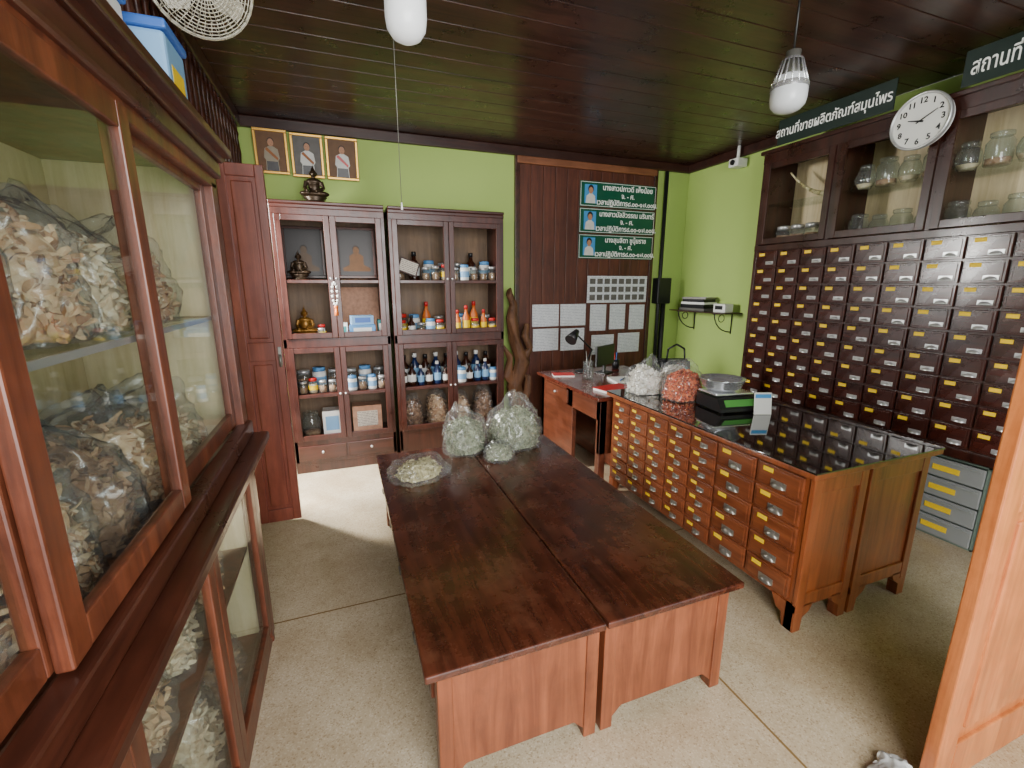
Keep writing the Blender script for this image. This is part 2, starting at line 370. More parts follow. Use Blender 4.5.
# ---------------------------------------------------------------- bags
def blob_pt(n,seed,neck,amp=.14):
    k=1+amp*(noise.noise(n*1.8+Vector((seed,seed*2,0)))*1.2+.5*noise.noise(n*4+Vector((seed,0,3))))
    p=n*k
    p.x=math.copysign(abs(p.x)**.72,p.x); p.y=math.copysign(abs(p.y)**.72,p.y)
    if p.z<-.55: p.z=-.55-(p.z+.55)*.05
    p.z+=.55
    sl=1+.10*max(0,1-p.z/.8); p.x*=sl; p.y*=sl
    if neck and p.z>1.2:
        t=min(1,(p.z-1.2)/.3); w=1-.45*t; p.x*=w; p.y*=w; p.z+=t*.14
        a=math.atan2(n.y,n.x); q=1+.4*math.sin(a*5+seed)*t; p.x*=q; p.y*=q; p.x+=.4*t*math.sin(seed); p.z-=.14*t*math.cos(a*2+seed)
    return p
def chip(bm,c,kind,s):
    A=Vector((random.gauss(0,1),random.gauss(0,1),random.gauss(0,1))).normalized(); B=A.cross(Vector((random.gauss(0,1),random.gauss(0,1),random.gauss(0,1)))).normalized(); C=A.cross(B)
    if kind=='leaf':
        L=s*random.uniform(.7,1.5); W=s*random.uniform(.25,.5); b=L*random.uniform(-.4,.4)
        v=[bm.verts.new(c+A*x*L+B*y*W+C*z*b) for x,y,z in ((-.5,0,1),(-.1,.5,0),(-.1,-.5,0),(.5,.12,.8),(.5,-.12,.8))]
        fs=[bm.faces.new((v[0],v[1],v[2])),bm.faces.new((v[1],v[3],v[4],v[2]))]
        for f in fs: f.smooth=True
    elif kind=='curl':
        L=s*random.uniform(.8,1.7); W=s*random.uniform(.3,.55); R_=L*random.uniform(.4,.9); prev=None
        for k in range(6):
            t=(k/5-.5)*L/R_; w_=W*(1-.5*abs(k/2.5-1))*.5
            p=c+A*R_*math.sin(t)+C*R_*(1-math.cos(t)); cur=(bm.verts.new(p+B*w_+C*w_*.3),bm.verts.new(p-B*w_))
            if prev: f=bm.faces.new((prev[0],cur[0],cur[1],prev[1])); f.smooth=True
            prev=cur
    elif kind=='slice':
        R_=s*random.uniform(.5,1.0); b=R_*random.uniform(-.6,.6); e=random.uniform(.5,1)
        v=[bm.verts.new(c+A*R_*math.cos(t)+B*R_*e*math.sin(t)+C*b*math.cos(t)**2) for t in [2*PI*i/7 for i in range(7)]]
        o=bm.verts.new(c)
        for i in range(7): f=bm.faces.new((o,v[i],v[(i+1)%7])); f.smooth=True
    else:
        R_=s*random.uniform(.3,.45)
        v=[bm.verts.new(c+d*R_) for d in (A,B,-A,-B,C,-C)]
        for i in range(4):
            for k in (4,5):
                f=bm.faces.new((v[i],v[(i+1)%4],v[k])); f.smooth=True
def bag(loc,sx,sy,sz,seed,herbm,label,neck=False,rot=0,film='film',group=None,fill=.95,cat="bag",kind='slice',cs=.026,n=600,zf=.86,soft=True):
    r=thing("herb_bag",label,cat,loc,group,(0,0,rot),True)
    g=G(); bmesh.ops.create_icosphere(g.bm,subdivisions=4,radius=1)
    for v in g.bm.verts:
        p=blob_pt(v.co.normalized(),seed,False); v.co=Vector((p.x*sx*fill*.44,p.y*sy*fill*.44,max(.006,p.z*sz*zf*.9/1.6)))
    g.jitter(.012,30,seed)
    for v in g.bm.verts: v.co.z=max(v.co.z,.005)
    for i in range(n):
        d=Vector((random.gauss(0,1),random.gauss(0,1),random.gauss(0,1))).normalized(); q=random.uniform(.86,.98)
        p=blob_pt(d,seed,False); c=Vector((p.x*sx*fill*.5*q,p.y*sy*fill*.5*q,p.z*sz*zf*q/1.6))
        if c.z<cs*.4: continue
        chip(g.bm,c,kind,cs)
    for v in g.bm.verts: v.co.z=max(v.co.z,.003)
    g.obj("herb_filling",herbm,r,org=(0,0,0),fix=False)
    g=G(); bmesh.ops.create_icosphere(g.bm,subdivisions=5,radius=1)
    for v in g.bm.verts:
        nn=v.co.normalized()
        p=blob_pt(nn,seed,neck); v.co=Vector((p.x*sx/2,p.y*sy/2,p.z*sz/1.6))
        w=noise.noise(v.co*22+Vector((seed,0,0))); q=1-abs(noise.noise(v.co*16+Vector((0,seed,0))))*3.0; q2=1-abs(noise.noise(v.co*34+Vector((seed,seed,0))))*3.0
        v.co+=nn*(w*.006+max(0,q)*.011+max(0,q2)*.006); v.co.z=max(v.co.z,.001)
    for f in g.bm.faces: f.smooth=True
    g.obj("plastic_film",film,r,org=(0,0,0)); return r
# ---------------------------------------------------------------- left display cabinet
FX=-.41
lc=thing("display_cabinet","long reddish-brown wooden display cabinet with glass doors full of bagged herbs","cabinet",(-.66,1.0,0))
g=G(); Y0,Y1=-.5,2.12
g.box(-.92,-.905,Y0,Y1,.0,2.1,mi=1); g.box(-.92,FX-.03,Y0,Y1,.04,.07); g.box(-.92,FX-.03,Y0,Y1,1.0,1.04); g.box(-.92,FX-.03,Y0,Y1,2.06,2.1)
g.box(-.905,FX-.005,Y1-.025,Y1,0,2.1); g.box(-.904,FX-.04,Y1-.03,Y1-.024,0.07,2.06,mi=1); g.box(-.905,FX-.005,Y0,Y0+.025,0,2.1)
g.box(FX-.05,FX,Y0,Y1,2.0,2.1,.004); g.box(FX-.06,FX-.01,Y0,Y1,0,.08,.004)
g.box(FX-.05,FX,2.055,Y1,1.06,2.02,.004); g.box(FX-.05,FX,2.055,Y1,.05,.96,.004)
g.obj("body",['leftw','cream'],lc)
g=G(); g.box(-.92,FX+.03,Y0-.02,Y1+.02,2.1,2.125,.004); g.box(FX-.04,FX+.06,Y0-.02,Y1+.03,2.12,2.15,.006); g.box(FX-.03,FX+.02,Y0,Y1+.01,2.04,2.1,.01)
g.obj("cornice",'leftwY',lc)
g=G(); g.box(FX-.06,FX+.075,Y0,Y1+.02,.985,1.025,.01); g.box(FX-.03,FX+.03,Y0,Y1+.01,.93,.985,.008); g.box(FX-.03,FX+.02,Y0,Y1,1.025,1.085,.008)
g.obj("ledge",'leftwY',lc)
def ldoor(y0,y1,z0,z1,x,st=.055,par=lc,tr=None):
    tr=tr or st
    g=G(); g.box(x-.025,x,y0,y0+st,z0,z1,.004); g.box(x-.025,x,y1-st,y1,z0,z1,.004)
    g.box(x-.024,x-.001,y0+st,y1-st,z0,z0+tr,.003); g.box(x-.024,x-.001,y0+st,y1-st,z1-tr,z1,.003)
    o=g.obj("door",'leftw',par)
    g=G(); g.box(x-.014,x-.011,y0+st-.005,y1-st+.005,z0+tr-.005,z1-tr+.005); g.obj("glass_pane",'glass',o,org=par['org'])
ldoor(-.3,.16,1.09,2.03,FX+.002); ldoor(.13,.80,1.09,2.03,FX-.026); ldoor(.75,1.33,1.09,2.03,FX+.002); ldoor(1.31,2.06,1.09,2.03,FX-.026)
ldoor(-.3,.28,.1,.94,FX); ldoor(.28,.84,.1,.94,FX); ldoor(.84,1.42,.1,.94,FX); ldoor(1.42,2.06,.1,.94,FX)
g=G(); g.box(-.90,FX-.06,Y0+.03,Y1-.03,1.52,1.528); g.obj("glass_shelf",'glass',lc)
g=G(); g.box(-.90,FX-.06,Y0+.03,Y1-.03,.5,.515,mi=0); g.obj("shelf",'leftw',lc)
g=G(); g.box(FX-.062,FX-.056,Y0+.03,Y1-.03,1.515,1.53); g.obj("shelf_edge",'nickel',lc)
gl="herb bags in the long display cabinet"
seed=1
LB=[(.34,1.532,.26,.33,'hbrown'),(.63,1.532,.26,.33,'hpale'),(.90,1.532,.25,.36,'hbrown'),(1.16,1.532,.22,.32,'hbrown'),(1.42,1.532,.24,.30,'hpale'),(1.70,1.532,.24,.27,'hbrown'),
    (.25,1.042,.28,.3,'hpale'),(.52,1.042,.23,.30,'hdark'),(.77,1.042,.22,.36,'hbrown'),(1.01,1.042,.22,.34,'hbrown'),(1.25,1.042,.21,.30,'hdark'),(1.49,1.042,.22,.30,'hbrown'),(1.76,1.042,.24,.28,'hpale'),
    (.90,.517,.24,.32,'hdark'),(1.17,.517,.24,.34,'hbrown'),(1.45,.517,.24,.32,'hpale'),(1.74,.517,.25,.34,'hbrown'),
    (.90,.072,.26,.32,'hred'),(1.20,.072,.26,.34,'hbrown'),(1.49,.072,.24,.34,'hpale'),(1.78,.072,.26,.34,'hdark')]
nm={'hbrown':"tan dried root slices",'hpale':"pale dried herbs",'hdark':"dark brown roots",'hred':"reddish dried herbs"}
for (y,z,sy,h,hm) in LB:
    seed+=1; bag((-.655,y,z),.33,sy*.88,h,seed,hm,"clear plastic bag of %s on a cabinet shelf"%nm[hm],True,random.uniform(-.05,.05),group=gl,kind='curl',cs=.034 if hm!='hdark' else .028,n=800,fill=.97,zf=.9)
def crate(x,y,z,w,d,h,lid,body,label):
    r=thing("storage_box",label,"box",(x,y,z))
    g=G(); g.box(x-w/2,x+w/2,y-d/2,y+d/2,z,z+h,.012); g.obj("box_body",body,r)
    g=G(); g.box(x-w/2-.01,x+w/2+.01,y-d/2-.01,y+d/2+.01,z+h,z+h+.03,.008); g.obj("lid",lid,r)
    g=G(); g.box(x+w/2,x+w/2+.001,y-.06,y+.06,z+h*.45,z+h*.7); g.obj("paper_label",'yellow',r,label="yellow paper label"); return r
crate(-.57,1.98,2.152,.24,.20,.27,'blue','lightblue',"pale blue plastic storage box with yellow label on the cabinet")
crate(-.64,1.62,2.152,.24,.34,.28,'blue','white',"pale translucent storage box on the cabinet top")
# ---------------------------------------------------------------- back cabinets
def back_cab(x0,x1,label,extra_draw):
    yf,yb=4.15,4.58; xc=(x0+x1)/2; zt=2.27
    r=thing("display_cabinet",label,"cabinet",(xc,4.36,0))
    g=G()
    g.box(x0,x0+.03,yf+.02,yb,0,zt); g.box(x1-.03,x1,yf+.02,yb,0,zt); g.box(x0+.03,x1-.03,yb-.015,yb,.05,zt,mi=1)
    g.box(x0,x1,yf+.02,yb,zt-.05,zt); g.box(x0,x1,yf+.02,yb,1.14,1.18); g.box(x0,x1,yf+.02,yb,.24,.28); g.box(x0,x1,yf+.005,yb,0,.1,.004)
    g.box(x0,x1,yf+.0,yf+.03,2.19,zt,.004); g.box(x0,x1,yf,yf+.03,1.12,1.2,.004); g.box(x0,x1,yf,yf+.03,.08,.3,.004)
    g.box(x0,x0+.03,yf,yf+.03,.1,2.2,.003); g.box(x1-.03,x1,yf,yf+.03,.1,2.2,.003)
    g.obj("body",['cab','tan'],r)
    g=G(); g.box(x0,x1,yf-.02,yb,zt,zt+.025,.006); g.box(x0,x1,yf-.01,yf+.02,zt-.03,zt,.006); g.obj("cornice",'cabX',r)
    g=G(); g.box(x0+.03,x1-.03,yf+.04,yb-.015,1.66,1.68); g.obj("shelf",'cabX',r)
    g=G(); g.box(x0+.03,x1-.03,yf+.04,yb-.015,.69,.71); g.obj("shelf",'cabX',r)
    for (z0,z1,zm) in ((1.2,2.19,1.67),(.3,1.12,.70)):
        for (a,b) in ((x0+.03,xc-.002),(xc+.002,x1-.03)):
            st=.045; g=G()
            g.box(a,a+st,yf-.012,yf+.012,z0,z1,.003); g.box(b-st,b,yf-.012,yf+.012,z0,z1,.003)
            g.box(a+st,b-st,yf-.011,yf+.011,z0,z0+st,.003); g.box(a+st,b-st,yf-.011,yf+.011,z1-st,z1,.003)
            g.box(a+st,b-st,yf-.008,yf+.008,zm-.014,zm+.014,.003)
            o=g.obj("door",'cab',r)
            kx=b-.02 if a<xc-.1 else a+.02
            g=G(); g.sph((kx,yf-.022,(z0+z1)/2),.01,10); g.obj("knob",'nickel',o,org=r['org'])
    if extra_draw:
        for (a,b) in ((x0+.03,xc-.01),(xc+.01,x1-.03)):
            g=G(); g.box(a,b,yf-.012,yf,.12,.25,.005); o=g.obj("drawer",'cabX',r)
            g=G(); g.sph(((a+b)/2,yf-.022,.19),.012,10); g.obj("knob",'nickel',o,org=r['org'])
    return r
back_cab(-.47,.40,"dark red-brown glass-door cabinet with drawers holding statues and boxes",True)
back_cab(.43,1.475,"dark red-brown glass-door cabinet holding bottles and jars",False)
def jar_t(name,label,cat,prof,bodym,capr,capz,caph,capm,labm=None,labz=None,cont=None):
    r=thing(name,label,cat,(0,0,-5),None,(0,0,0),True)
    G().lathe(prof,seg=16).obj("glass_body",bodym,r,org=(0,0,0))
    if cont: G().lathe(cont[0],seg=14).obj("contents",cont[1],r,org=(0,0,0))
    G().lathe([(0,capz),(capr,capz),(capr,capz+caph*.9),(capr*.85,capz+caph),(0,capz+caph)],seg=16).obj("cap",capm,r,org=(0,0,0))
    if labm:
        rr=labz[2]; G().lathe([(rr,labz[0]),(rr,labz[1])],seg=16).obj("paper_label",labm,r,org=(0,0,0),fix=False)
    return r
T={}
T['amber']=jar_t("bottle","dark amber bottle with black cap and white paper label","bottle",[(0,0),(.03,0),(.032,.01),(.032,.1),(.014,.125),(.012,.15),(0,.15)],'amber',.014,.145,.025,'black','white',(.03,.085,.0325))
T['blueb']=jar_t("bottle","dark blue bottle with white cap and pale label","bottle",[(0,0),(.028,0),(.03,.01),(.03,.11),(.013,.135),(.012,.16),(0,.16)],'darkblue',.014,.155,.025,'white','lightblue',(.03,.09,.0305))
T['redcap']=jar_t("jar","clear plastic jar of pale powder with red lid","jar",[(0,0),(.036,0),(.038,.008),(.038,.1),(.03,.11),(0,.11)],'jarglass',.034,.108,.025,'red','yellow',(.03,.07,.0385),([(0,.003),(.034,.003),(.034,.08),(0,.08)],'hpale'))
T['wcap']=jar_t("jar","clear glass jar of brown herbs with metal lid","jar",[(0,0),(.034,0),(.036,.008),(.036,.08),(.03,.09),(0,.09)],'jarglass',.032,.088,.02,'nickel',None,None,([(0,.003),(.032,.003),(.032,.06),(0,.06)],'hdark'))
T['bcap']=jar_t("jar","white plastic jar with blue lid","jar",[(0,0),(.034,0),(.036,.008),(.036,.09),(.03,.1),(0,.1)],'white',.032,.098,.022,'bluebox','lightblue',(.025,.07,.0365))
T['orb']=jar_t("bottle","tall orange bottle with red cap","bottle",[(0,0),(.026,0),(.028,.01),(.028,.12),(.011,.16),(.011,.18),(0,.18)],'orangep',.013,.178,.03,'red','yellow',(.03,.1,.0285))
T['big']=jar_t("apothecary_jar","large clear glass apothecary jar with domed glass lid","jar",[(0,0),(.07,0),(.078,.015),(.08,.16),(.06,.19),(.058,.2)],'jarglass',.066,.2,.03,'jarglass',None,None,([(0,.004),(.072,.006),(.072,.05),(0,.06)],'hdark'))
T['big2']=jar_t("apothecary_jar","round clear glass jar with pale contents","jar",[(0,0),(.05,0),(.075,.05),(.08,.1),(.065,.15),(.05,.17)],'jarglass',.055,.17,.035,'jarglass',None,None,([(0,.004),(.045,.006),(.066,.045),(.0,.05)],'hpale'))
def put(k,x,y,z,g=None,s=1,rz=0): return clone(T[k],(x,y,z),rz,s,g)
for i in range(8):
    put(['wcap','wcap','redcap','wcap','bcap','wcap','wcap','wcap'][i],.755+i*.091,4.26+random.uniform(-.01,.01),1.681,"jars on the top shelf",1.1+.12*(i%3==1))
for i in range(7):
    put(['wcap','amber','bcap','wcap'][i%4],.54+i*.138,4.43,1.681,"jars on the top shelf",1.55)
for i in range(11):
    put(['redcap','amber','wcap','bcap','redcap','wcap','orb','orb','redcap','orb','redcap'][i],.515+i*.087,4.24+random.uniform(-.01,.01),1.181,"jars on the second shelf",1.1+.2*(i%4==3))
for i in range(8):
    put(['redcap','bcap','orb','wcap'][i%4],.535+i*.119,4.42,1.181,"jars on the second shelf",1.45+.1*(i%2))
for i in range(12):
    put(['amber','amber','blueb','amber','blueb','amber','amber','bcap','amber','blueb','blueb','bcap'][i],.505+i*.08,4.24+random.uniform(-.01,.01),.711,"bottles on the third shelf",[1.1,1.22,1.05][i%3])
for i in range(9):
    put(['amber','blueb'][i%2],.535+i*.104,4.42,.711,"bottles on the third shelf",1.55)
for i,x in enumerate((.585,.825,1.065,1.31)):
    bag((x,4.36,.282),.19,.22,.32+.04*(i%2),40+i,['hdark','hbrown','hbrown','hdark'][i],"clear plastic bag of brown dried herbs on the bottom shelf",False,0,group="herb bags on the bottom shelf",kind='leaf',cs=.05,n=300)
r=thing("framed_card","small framed card leaning inside the glass cabinet","picture frame",(.60,4.25,1.80),None,(-.15,.35,0),True)
G().box(-.09,.09,-.008,.008,-.065,.065,.003).obj("frame",'darkwood',r,org=(0,0,0)); G().box(-.078,.078,-.0095,-.0075,-.052,.052).obj("card",'paper2',r,org=(0,0,0))
def buddha(x,y,z,h,m,label,base=True):
    r=thing("buddha_statue",label,"statue",(x,y,z),None,(0,0,0),True); k=h/.30
    g=G()
    g.sph((0,0,.075),(.085,.055,.022)); g.sph((-.055,-.02,.075),(.05,.04,.02)); g.sph((.055,-.02,.075),(.05,.04,.02))
    g.sph((0,.01,.125),(.042,.03,.055)); g.sph((0,.008,.165),(.055,.03,.025))
    g.cyl((-.052,.005,.165),(-.066,-.005,.115),.016,.013); g.cyl((-.066,-.005,.115),(-.045,-.055,.09),.013,.010)
    g.cyl((.052,.005,.165),(.066,-.005,.115),.016,.013); g.cyl((.066,-.005,.115),(.01,-.04,.095),.013,.010)
    g.cyl((0,.005,.18),(0,.003,.205),.015,.013); g.sph((0,0,.222),(.023,.025,.029)); g.sph((0,0,.25),(.012,.012,.014)); g.cyl((0,0,.255),(0,0,.29),.006,.001)
    g.sph((-.024,.002,.217),(.005,.007,.014)); g.sph((.024,.002,.217),(.005,.007,.014)); g.sph((0,-.025,.22),(.004,.005,.008))
    for v in g.bm.verts: v.co*=k
    o=g.obj("figure",m,r,org=(0,0,0)); md=o.modifiers.new("r",'REMESH'); md.mode='VOXEL'; md.voxel_size=.0035*k; md.use_smooth_shade=True
    g=G().lathe([(0,0),(.085,0),(.09,.012),(.07,.02),(.065,.032),(.085,.05),(.08,.06),(0,.06)],seg=24)
    for v in g.bm.verts: v.co*=k; v.co.y*=.75
    g.obj("pedestal",m,r,org=(0,0,0)); return r
buddha(-.13,4.33,2.297,.33,'bronze',"dark bronze seated Buddha statue on top of the cabinet")
buddha(-.30,4.26,1.681,.26,'bronze',"dark bronze seated Buddha statue inside the glass cabinet")
buddha(-.30,4.32,1.181,.30,'goldstat',"gilded seated Buddha statue inside the glass cabinet")
r=thing("floral_cloth_panel","pale floral cloth backdrop inside the glass cabinet","cloth",(.1,4.5,1.19)); g=G(); g.box(-.06,.34,4.50,4.505,1.19,1.62); g.obj("cloth",'pink',r)
def portrait(x,y,z,w,h,bg,robe,label,tilt=.12,framem='gold',seated=False,sash='cloth'):
    r=thing("framed_portrait",label,"framed portrait",(x,y,z),None,(tilt,0,0),True)
    t=.022; g=G()
    g.box(0,w,0,.02,0,t,.004); g.box(0,w,0,.02,h-t,h,.004); g.box(0,t,0,.02,t,h-t,.004); g.box(w-t,w,0,.02,t,h-t,.004); g.box(.01,w-.01,.012,.018,.01,h-.01)
    g.obj("frame",framem,r,org=(0,0,0))
    g=G(); y0=.009; cx=w/2; H=h; k=w/.25; e=(0,.002,0)
    g.box(t,w-t,.0095,.012,t,h-t,mi=0)
    if seated:
        g.poly([(cx-.085*k,y0,.14*H),(cx+.085*k,y0,.14*H),(cx+.09*k,y0,.20*H),(cx+.045*k,y0,.27*H),(cx+.045*k,y0,.44*H),(cx+.015*k,y0,.5*H),(cx-.015*k,y0,.5*H),(cx-.045*k,y0,.44*H),(cx-.045*k,y0,.27*H),(cx-.09*k,y0,.20*H)],e,1)
        hz=.55*H; hr=.02*k
    else:
        g.poly([(cx-.05*k,y0,t),(cx+.05*k,y0,t),(cx+.045*k,y0,.30*H),(cx+.058*k,y0,.36*H),(cx+.048*k,y0,.56*H),(cx+.015*k,y0,.62*H),(cx-.015*k,y0,.62*H),(cx-.048*k,y0,.56*H),(cx-.058*k,y0,.36*H),(cx-.045*k,y0,.30*H)],e,1)
        g.poly([(cx-.046*k,y0-.0005,.54*H),(cx-.03*k,y0-.0005,.59*H),(cx+.048*k,y0-.0005,.36*H),(cx+.04*k,y0-.0005,.31*H)],(0,.001,0),4)
        g.poly([(cx-.045*k,y0-.0004,t),(cx+.045*k,y0-.0004,t),(cx+.04*k,y0-.0004,.28*H),(cx-.04*k,y0-.0004,.28*H)],(0,.001,0),5)
        hz=.70*H; hr=.022*k
    g.poly([(cx+hr*1.15*math.cos(a),y0-.0005,hz+hr*.5+hr*1.15*math.sin(a)) for a in [2*PI*i/14 for i in range(14)]],e,3)
    g.poly([(cx+hr*math.cos(a),y0-.001,hz+hr*1.3*math.sin(a)) for a in [2*PI*i/14 for i in range(14)]],e,2 if not seated else 1)
    for dx in (-.4,.4): g.poly([(cx+dx*hr-.003*k,y0-.0015,hz+.001),(cx+dx*hr+.003*k,y0-.0015,hz+.001),(cx+dx*hr,y0-.0015,hz+.004*k)],(0,.001,0),3)
    g.poly([(cx-.006*k,y0-.0015,hz-hr*.7),(cx+.006*k,y0-.0015,hz-hr*.7),(cx,y0-.0015,hz-hr*.6)],(0,.001,0),3)
    g.obj("print",[bg,robe,'skin','hair',sash,'portdark'],r,org=(0,0,0)); return r
portrait(-.57,4.545,2.56,.255,.34,'portbg','greycloth',"gold-framed portrait of a person in pale formal clothing")
portrait(-.295,4.545,2.55,.255,.34,'portbg2','whitecloth',"gold-framed portrait of a person in orange sash")
portrait(-.02,4.545,2.55,.265,.34,'portbg','whitecloth',"gold-framed portrait of a person in white uniform",sash='red')
portrait(-.43,4.44,1.70,.33,.44,'portdark','bronze',"dark framed picture of a seated figure inside the cabinet",-.08,'darkwood',True)
portrait(.0,4.36,1.70,.33,.44,'portdark','robe',"dark framed picture of a robed figure inside the cabinet",-.08,'darkwood',True)
def carton(x,y,z,w,d,h,m,label,rz=0,m2='white'):
    r=thing("carton",label,"box",(x,y,z),None,(0,0,rz),True)
    G().box(-w/2,w/2,-d/2,d/2,0,h,.003).obj("box_body",m,r,org=(0,0,0)); G().box(-w*.35,w*.35,-d/2-.001,-d/2+.001,h*.25,h*.8).obj("printed_label",m2,r,org=(0,0,0)); return r
carton(.17,4.30,1.182,.22,.14,.11,'bluebox',"blue and white medicine carton"); carton(.17,4.31,1.294,.19,.12,.08,'lightblue',"pale blue medicine carton on another carton",.1,'blue'); carton(.335,4.33,1.182,.06,.12,.15,'teal',"small teal carton in the glass cabinet"); carton(.01,4.3,1.182,.07,.1,.13,'white',"small white carton in the glass cabinet",0,'teal')
for i in range(3): put(['wcap','redcap','wcap'][i%3],-.17,4.24+.09*i,1.181,"jars beside the statue",.9)
for i in range(4): put(['wcap','redcap','wcap'][i%3],-.36+i*.08,4.24,.711,"jars in the lower left cabinet",1.0)
for i in range(3): put(['wcap','bcap'][i%2],-.36+i*.13,4.42,.711,"jars in the lower left cabinet",1.65)
for i in range(4): put(['bcap','wcap'][i%2],.05+i*.085,4.24,.711,"jars in the lower left cabinet",1.1)
for i in range(3): put(['wcap','bcap'][i%2],.04+i*.13,4.42,.711,"jars in the lower left cabinet",1.6)
put('big',-.33,4.36,.282,None,1); carton(.16,4.36,.282,.26,.16,.26,'pink',"plain tan carton in the lower cabinet",0,'paper2'); carton(-.15,4.35,.282,.16,.16,.24,'white',"white carton in the lower cabinet",0,'lightblue')
r=thing("garland","small orange and white flower garland hanging on the cabinet door","garland",(-.035,4.115,1.66),None,(0,0,0),True)
g=G(); [g.sph((.02*math.sin(a),0,-.09+.09*math.cos(a)),.012,8) for a in [2*PI*k/14 for k in range(14)]]; g.obj("beads",'whitecloth',r,org=(0,0,0))
g=G(); g.sph((0,0,-.20),(.018,.014,.02),10); g.cyl((0,0,-.21),(0,0,-.27),.012,.018,8); g.obj("tassel",'orangep',r,org=(0,0,0))
# ---------------------------------------------------------------- driftwood
r=thing("driftwood_trunk","twisted brown tree trunk standing against the wood panel","driftwood",(1.69,4.40,0),None,(0,0,0),True)
g=G()
def limb(pts):
    for (a,ra),(b,rb) in zip(pts,pts[1:]): g.cyl(a,b,ra,rb,10); g.sph(b,rb,10)
limb([((0,0,0),.10),((.04,0,.3),.085),((-.02,-.02,.6),.075),((.07,0,.85),.075),((.0,0,1.08),.06),((-.05,-.02,1.3),.052),((-.01,0,1.42),.045),((-.06,0,1.56),.045)])
limb([((.07,0,.85),.05),((.15,-.02,.98),.038),((.10,-.02,1.12),.034),((.14,0,1.22),.02)]); limb([((-.02,-.02,.6),.045),((-.10,-.03,.72),.034),((-.08,-.02,.9),.028),((-.12,0,1.0),.018)])
limb([((.04,0,.3),.05),((.13,-.03,.5),.035),((.15,-.03,.68),.02)])
limb([((0,0,.05),.08),((.13,-.05,.02),.05)])
g.jitter(.035,12,3)
for v in g.bm.verts: v.co.z=max(v.co.z,0)
o=g.obj("trunk",'drift',r,org=(0,0,0)); md=o.modifiers.new("r",'REMESH'); md.mode='VOXEL'; md.voxel_size=.009; md.use_smooth_shade=True
# ---------------------------------------------------------------- signs on back wall
names=["นางสาวปภาวดี เพ็งน้อย\nจ. - ศ.","นางสาวมัลลิวรรณ มรินทร์\nจ. - ศ.","นางสุมลิตา ชูนุ้ยราช\nจ. - ศ."]
for i,a in enumerate(names):
    z=2.60-i*.272; W=.98; H=.258
    r=thing("name_sign","green name sign with small portrait photo and white Thai lettering","sign",(2.98,4.555,z),"green staff name signs",(PI/2,0,0),True)
    G().box(-W/2,W/2,-H/2,H/2,-.006,0,.002).obj("board",'sign',r,org=(0,0,0))
    g=G()
    for (x0,x1,y0,y1) in ((-W/2+.008,W/2-.008,H/2-.012,H/2-.008),(-W/2+.008,W/2-.008,-H/2+.008,-H/2+.012),(-W/2+.008,-W/2+.012,-H/2+.008,H/2-.008),(W/2-.012,W/2-.008,-H/2+.008,H/2-.008)): g.box(x0,x1,y0,y1,0,.001)
    g.obj("border",'ink',r,org=(0,0,0))
    g=G(); px=-W/2+.13; pw=.075; ph=.095
    g.box(px-pw,px+pw,-ph,ph,0,.002,mi=0)
    g.poly([(px-.06,-ph,.002),(px+.06,-ph,.002),(px+.05,-.02,.002),(px+.015,.005,.002),(px-.015,.005,.002),(px-.05,-.02,.002)],(0,0,.001),1)
    g.poly([(px+.034*math.cos(q),.05+.042*math.sin(q),.0025) for q in [2*PI*k/14 for k in range(14)]],(0,0,.001),3)
    g.poly([(px+.026*math.cos(q),.035+.034*math.sin(q),.0035) for q in [2*PI*k/14 for k in range(14)]],(0,0,.001),2)
    g.obj("portrait_photo",['skyblue','whitecloth','skin','hair'],r,org=(0,0,0))
    text(a+"\nเวลาปฏิบัติการ๘.๐๐-๑๗.๐๐น.",.074,(.115,-.004,.001),r,line=1.02,bold=.0014,sx=.95)
r=thing("poster","white printed poster with rows of small portraits","poster",(3.02,4.56,1.44)); g=G(); g.box(2.62,3.42,4.555,4.565,1.44,1.74,.002,mi=0)
for i in range(8):
    for j in range(3):
        g.box(2.65+i*.095,2.65+i*.095+.07,4.552,4.556,1.47+j*.09,1.47+j*.09+.06,mi=1)
g.obj("sheet",['paper','portbg2'],r)
def sheet(x0,x1,z0,z1):
    r=thing("paper_notice","white printed paper notice pinned to the wood panel","paper",((x0+x1)/2,4.563,z0),"paper notices on the wood panel")
    G().box(x0,x1,4.558,4.563,z0,z1).obj("sheet",'paper',r)
sheet(1.95,2.27,1.19,1.43); sheet(2.29,2.61,1.19,1.43); sheet(1.96,2.27,.92,1.165); sheet(2.30,2.60,.91,1.16)
sheet(2.67,2.88,1.12,1.42); sheet(2.93,3.14,1.13,1.42); sheet(3.20,3.41,1.12,1.41); sheet(2.70,3.00,.84,1.07); sheet(3.06,3.36,.85,1.08)
r=thing("conduit_pipe","black vertical conduit pipe with junction box beside the wood panel","pipe",(3.60,4.55,0))
G().cyl((3.60,4.55,0),(3.60,4.55,2.9),.022).obj("pipe",'blackpaint',r); G().cyl((3.68,4.56,0),(3.68,4.56,1.5),.03).obj("pipe",'blackpaint',r)
g=G(); g.box(3.53,3.72,4.48,4.595,1.42,1.72,.01); g.obj("junction_box",'black',r)
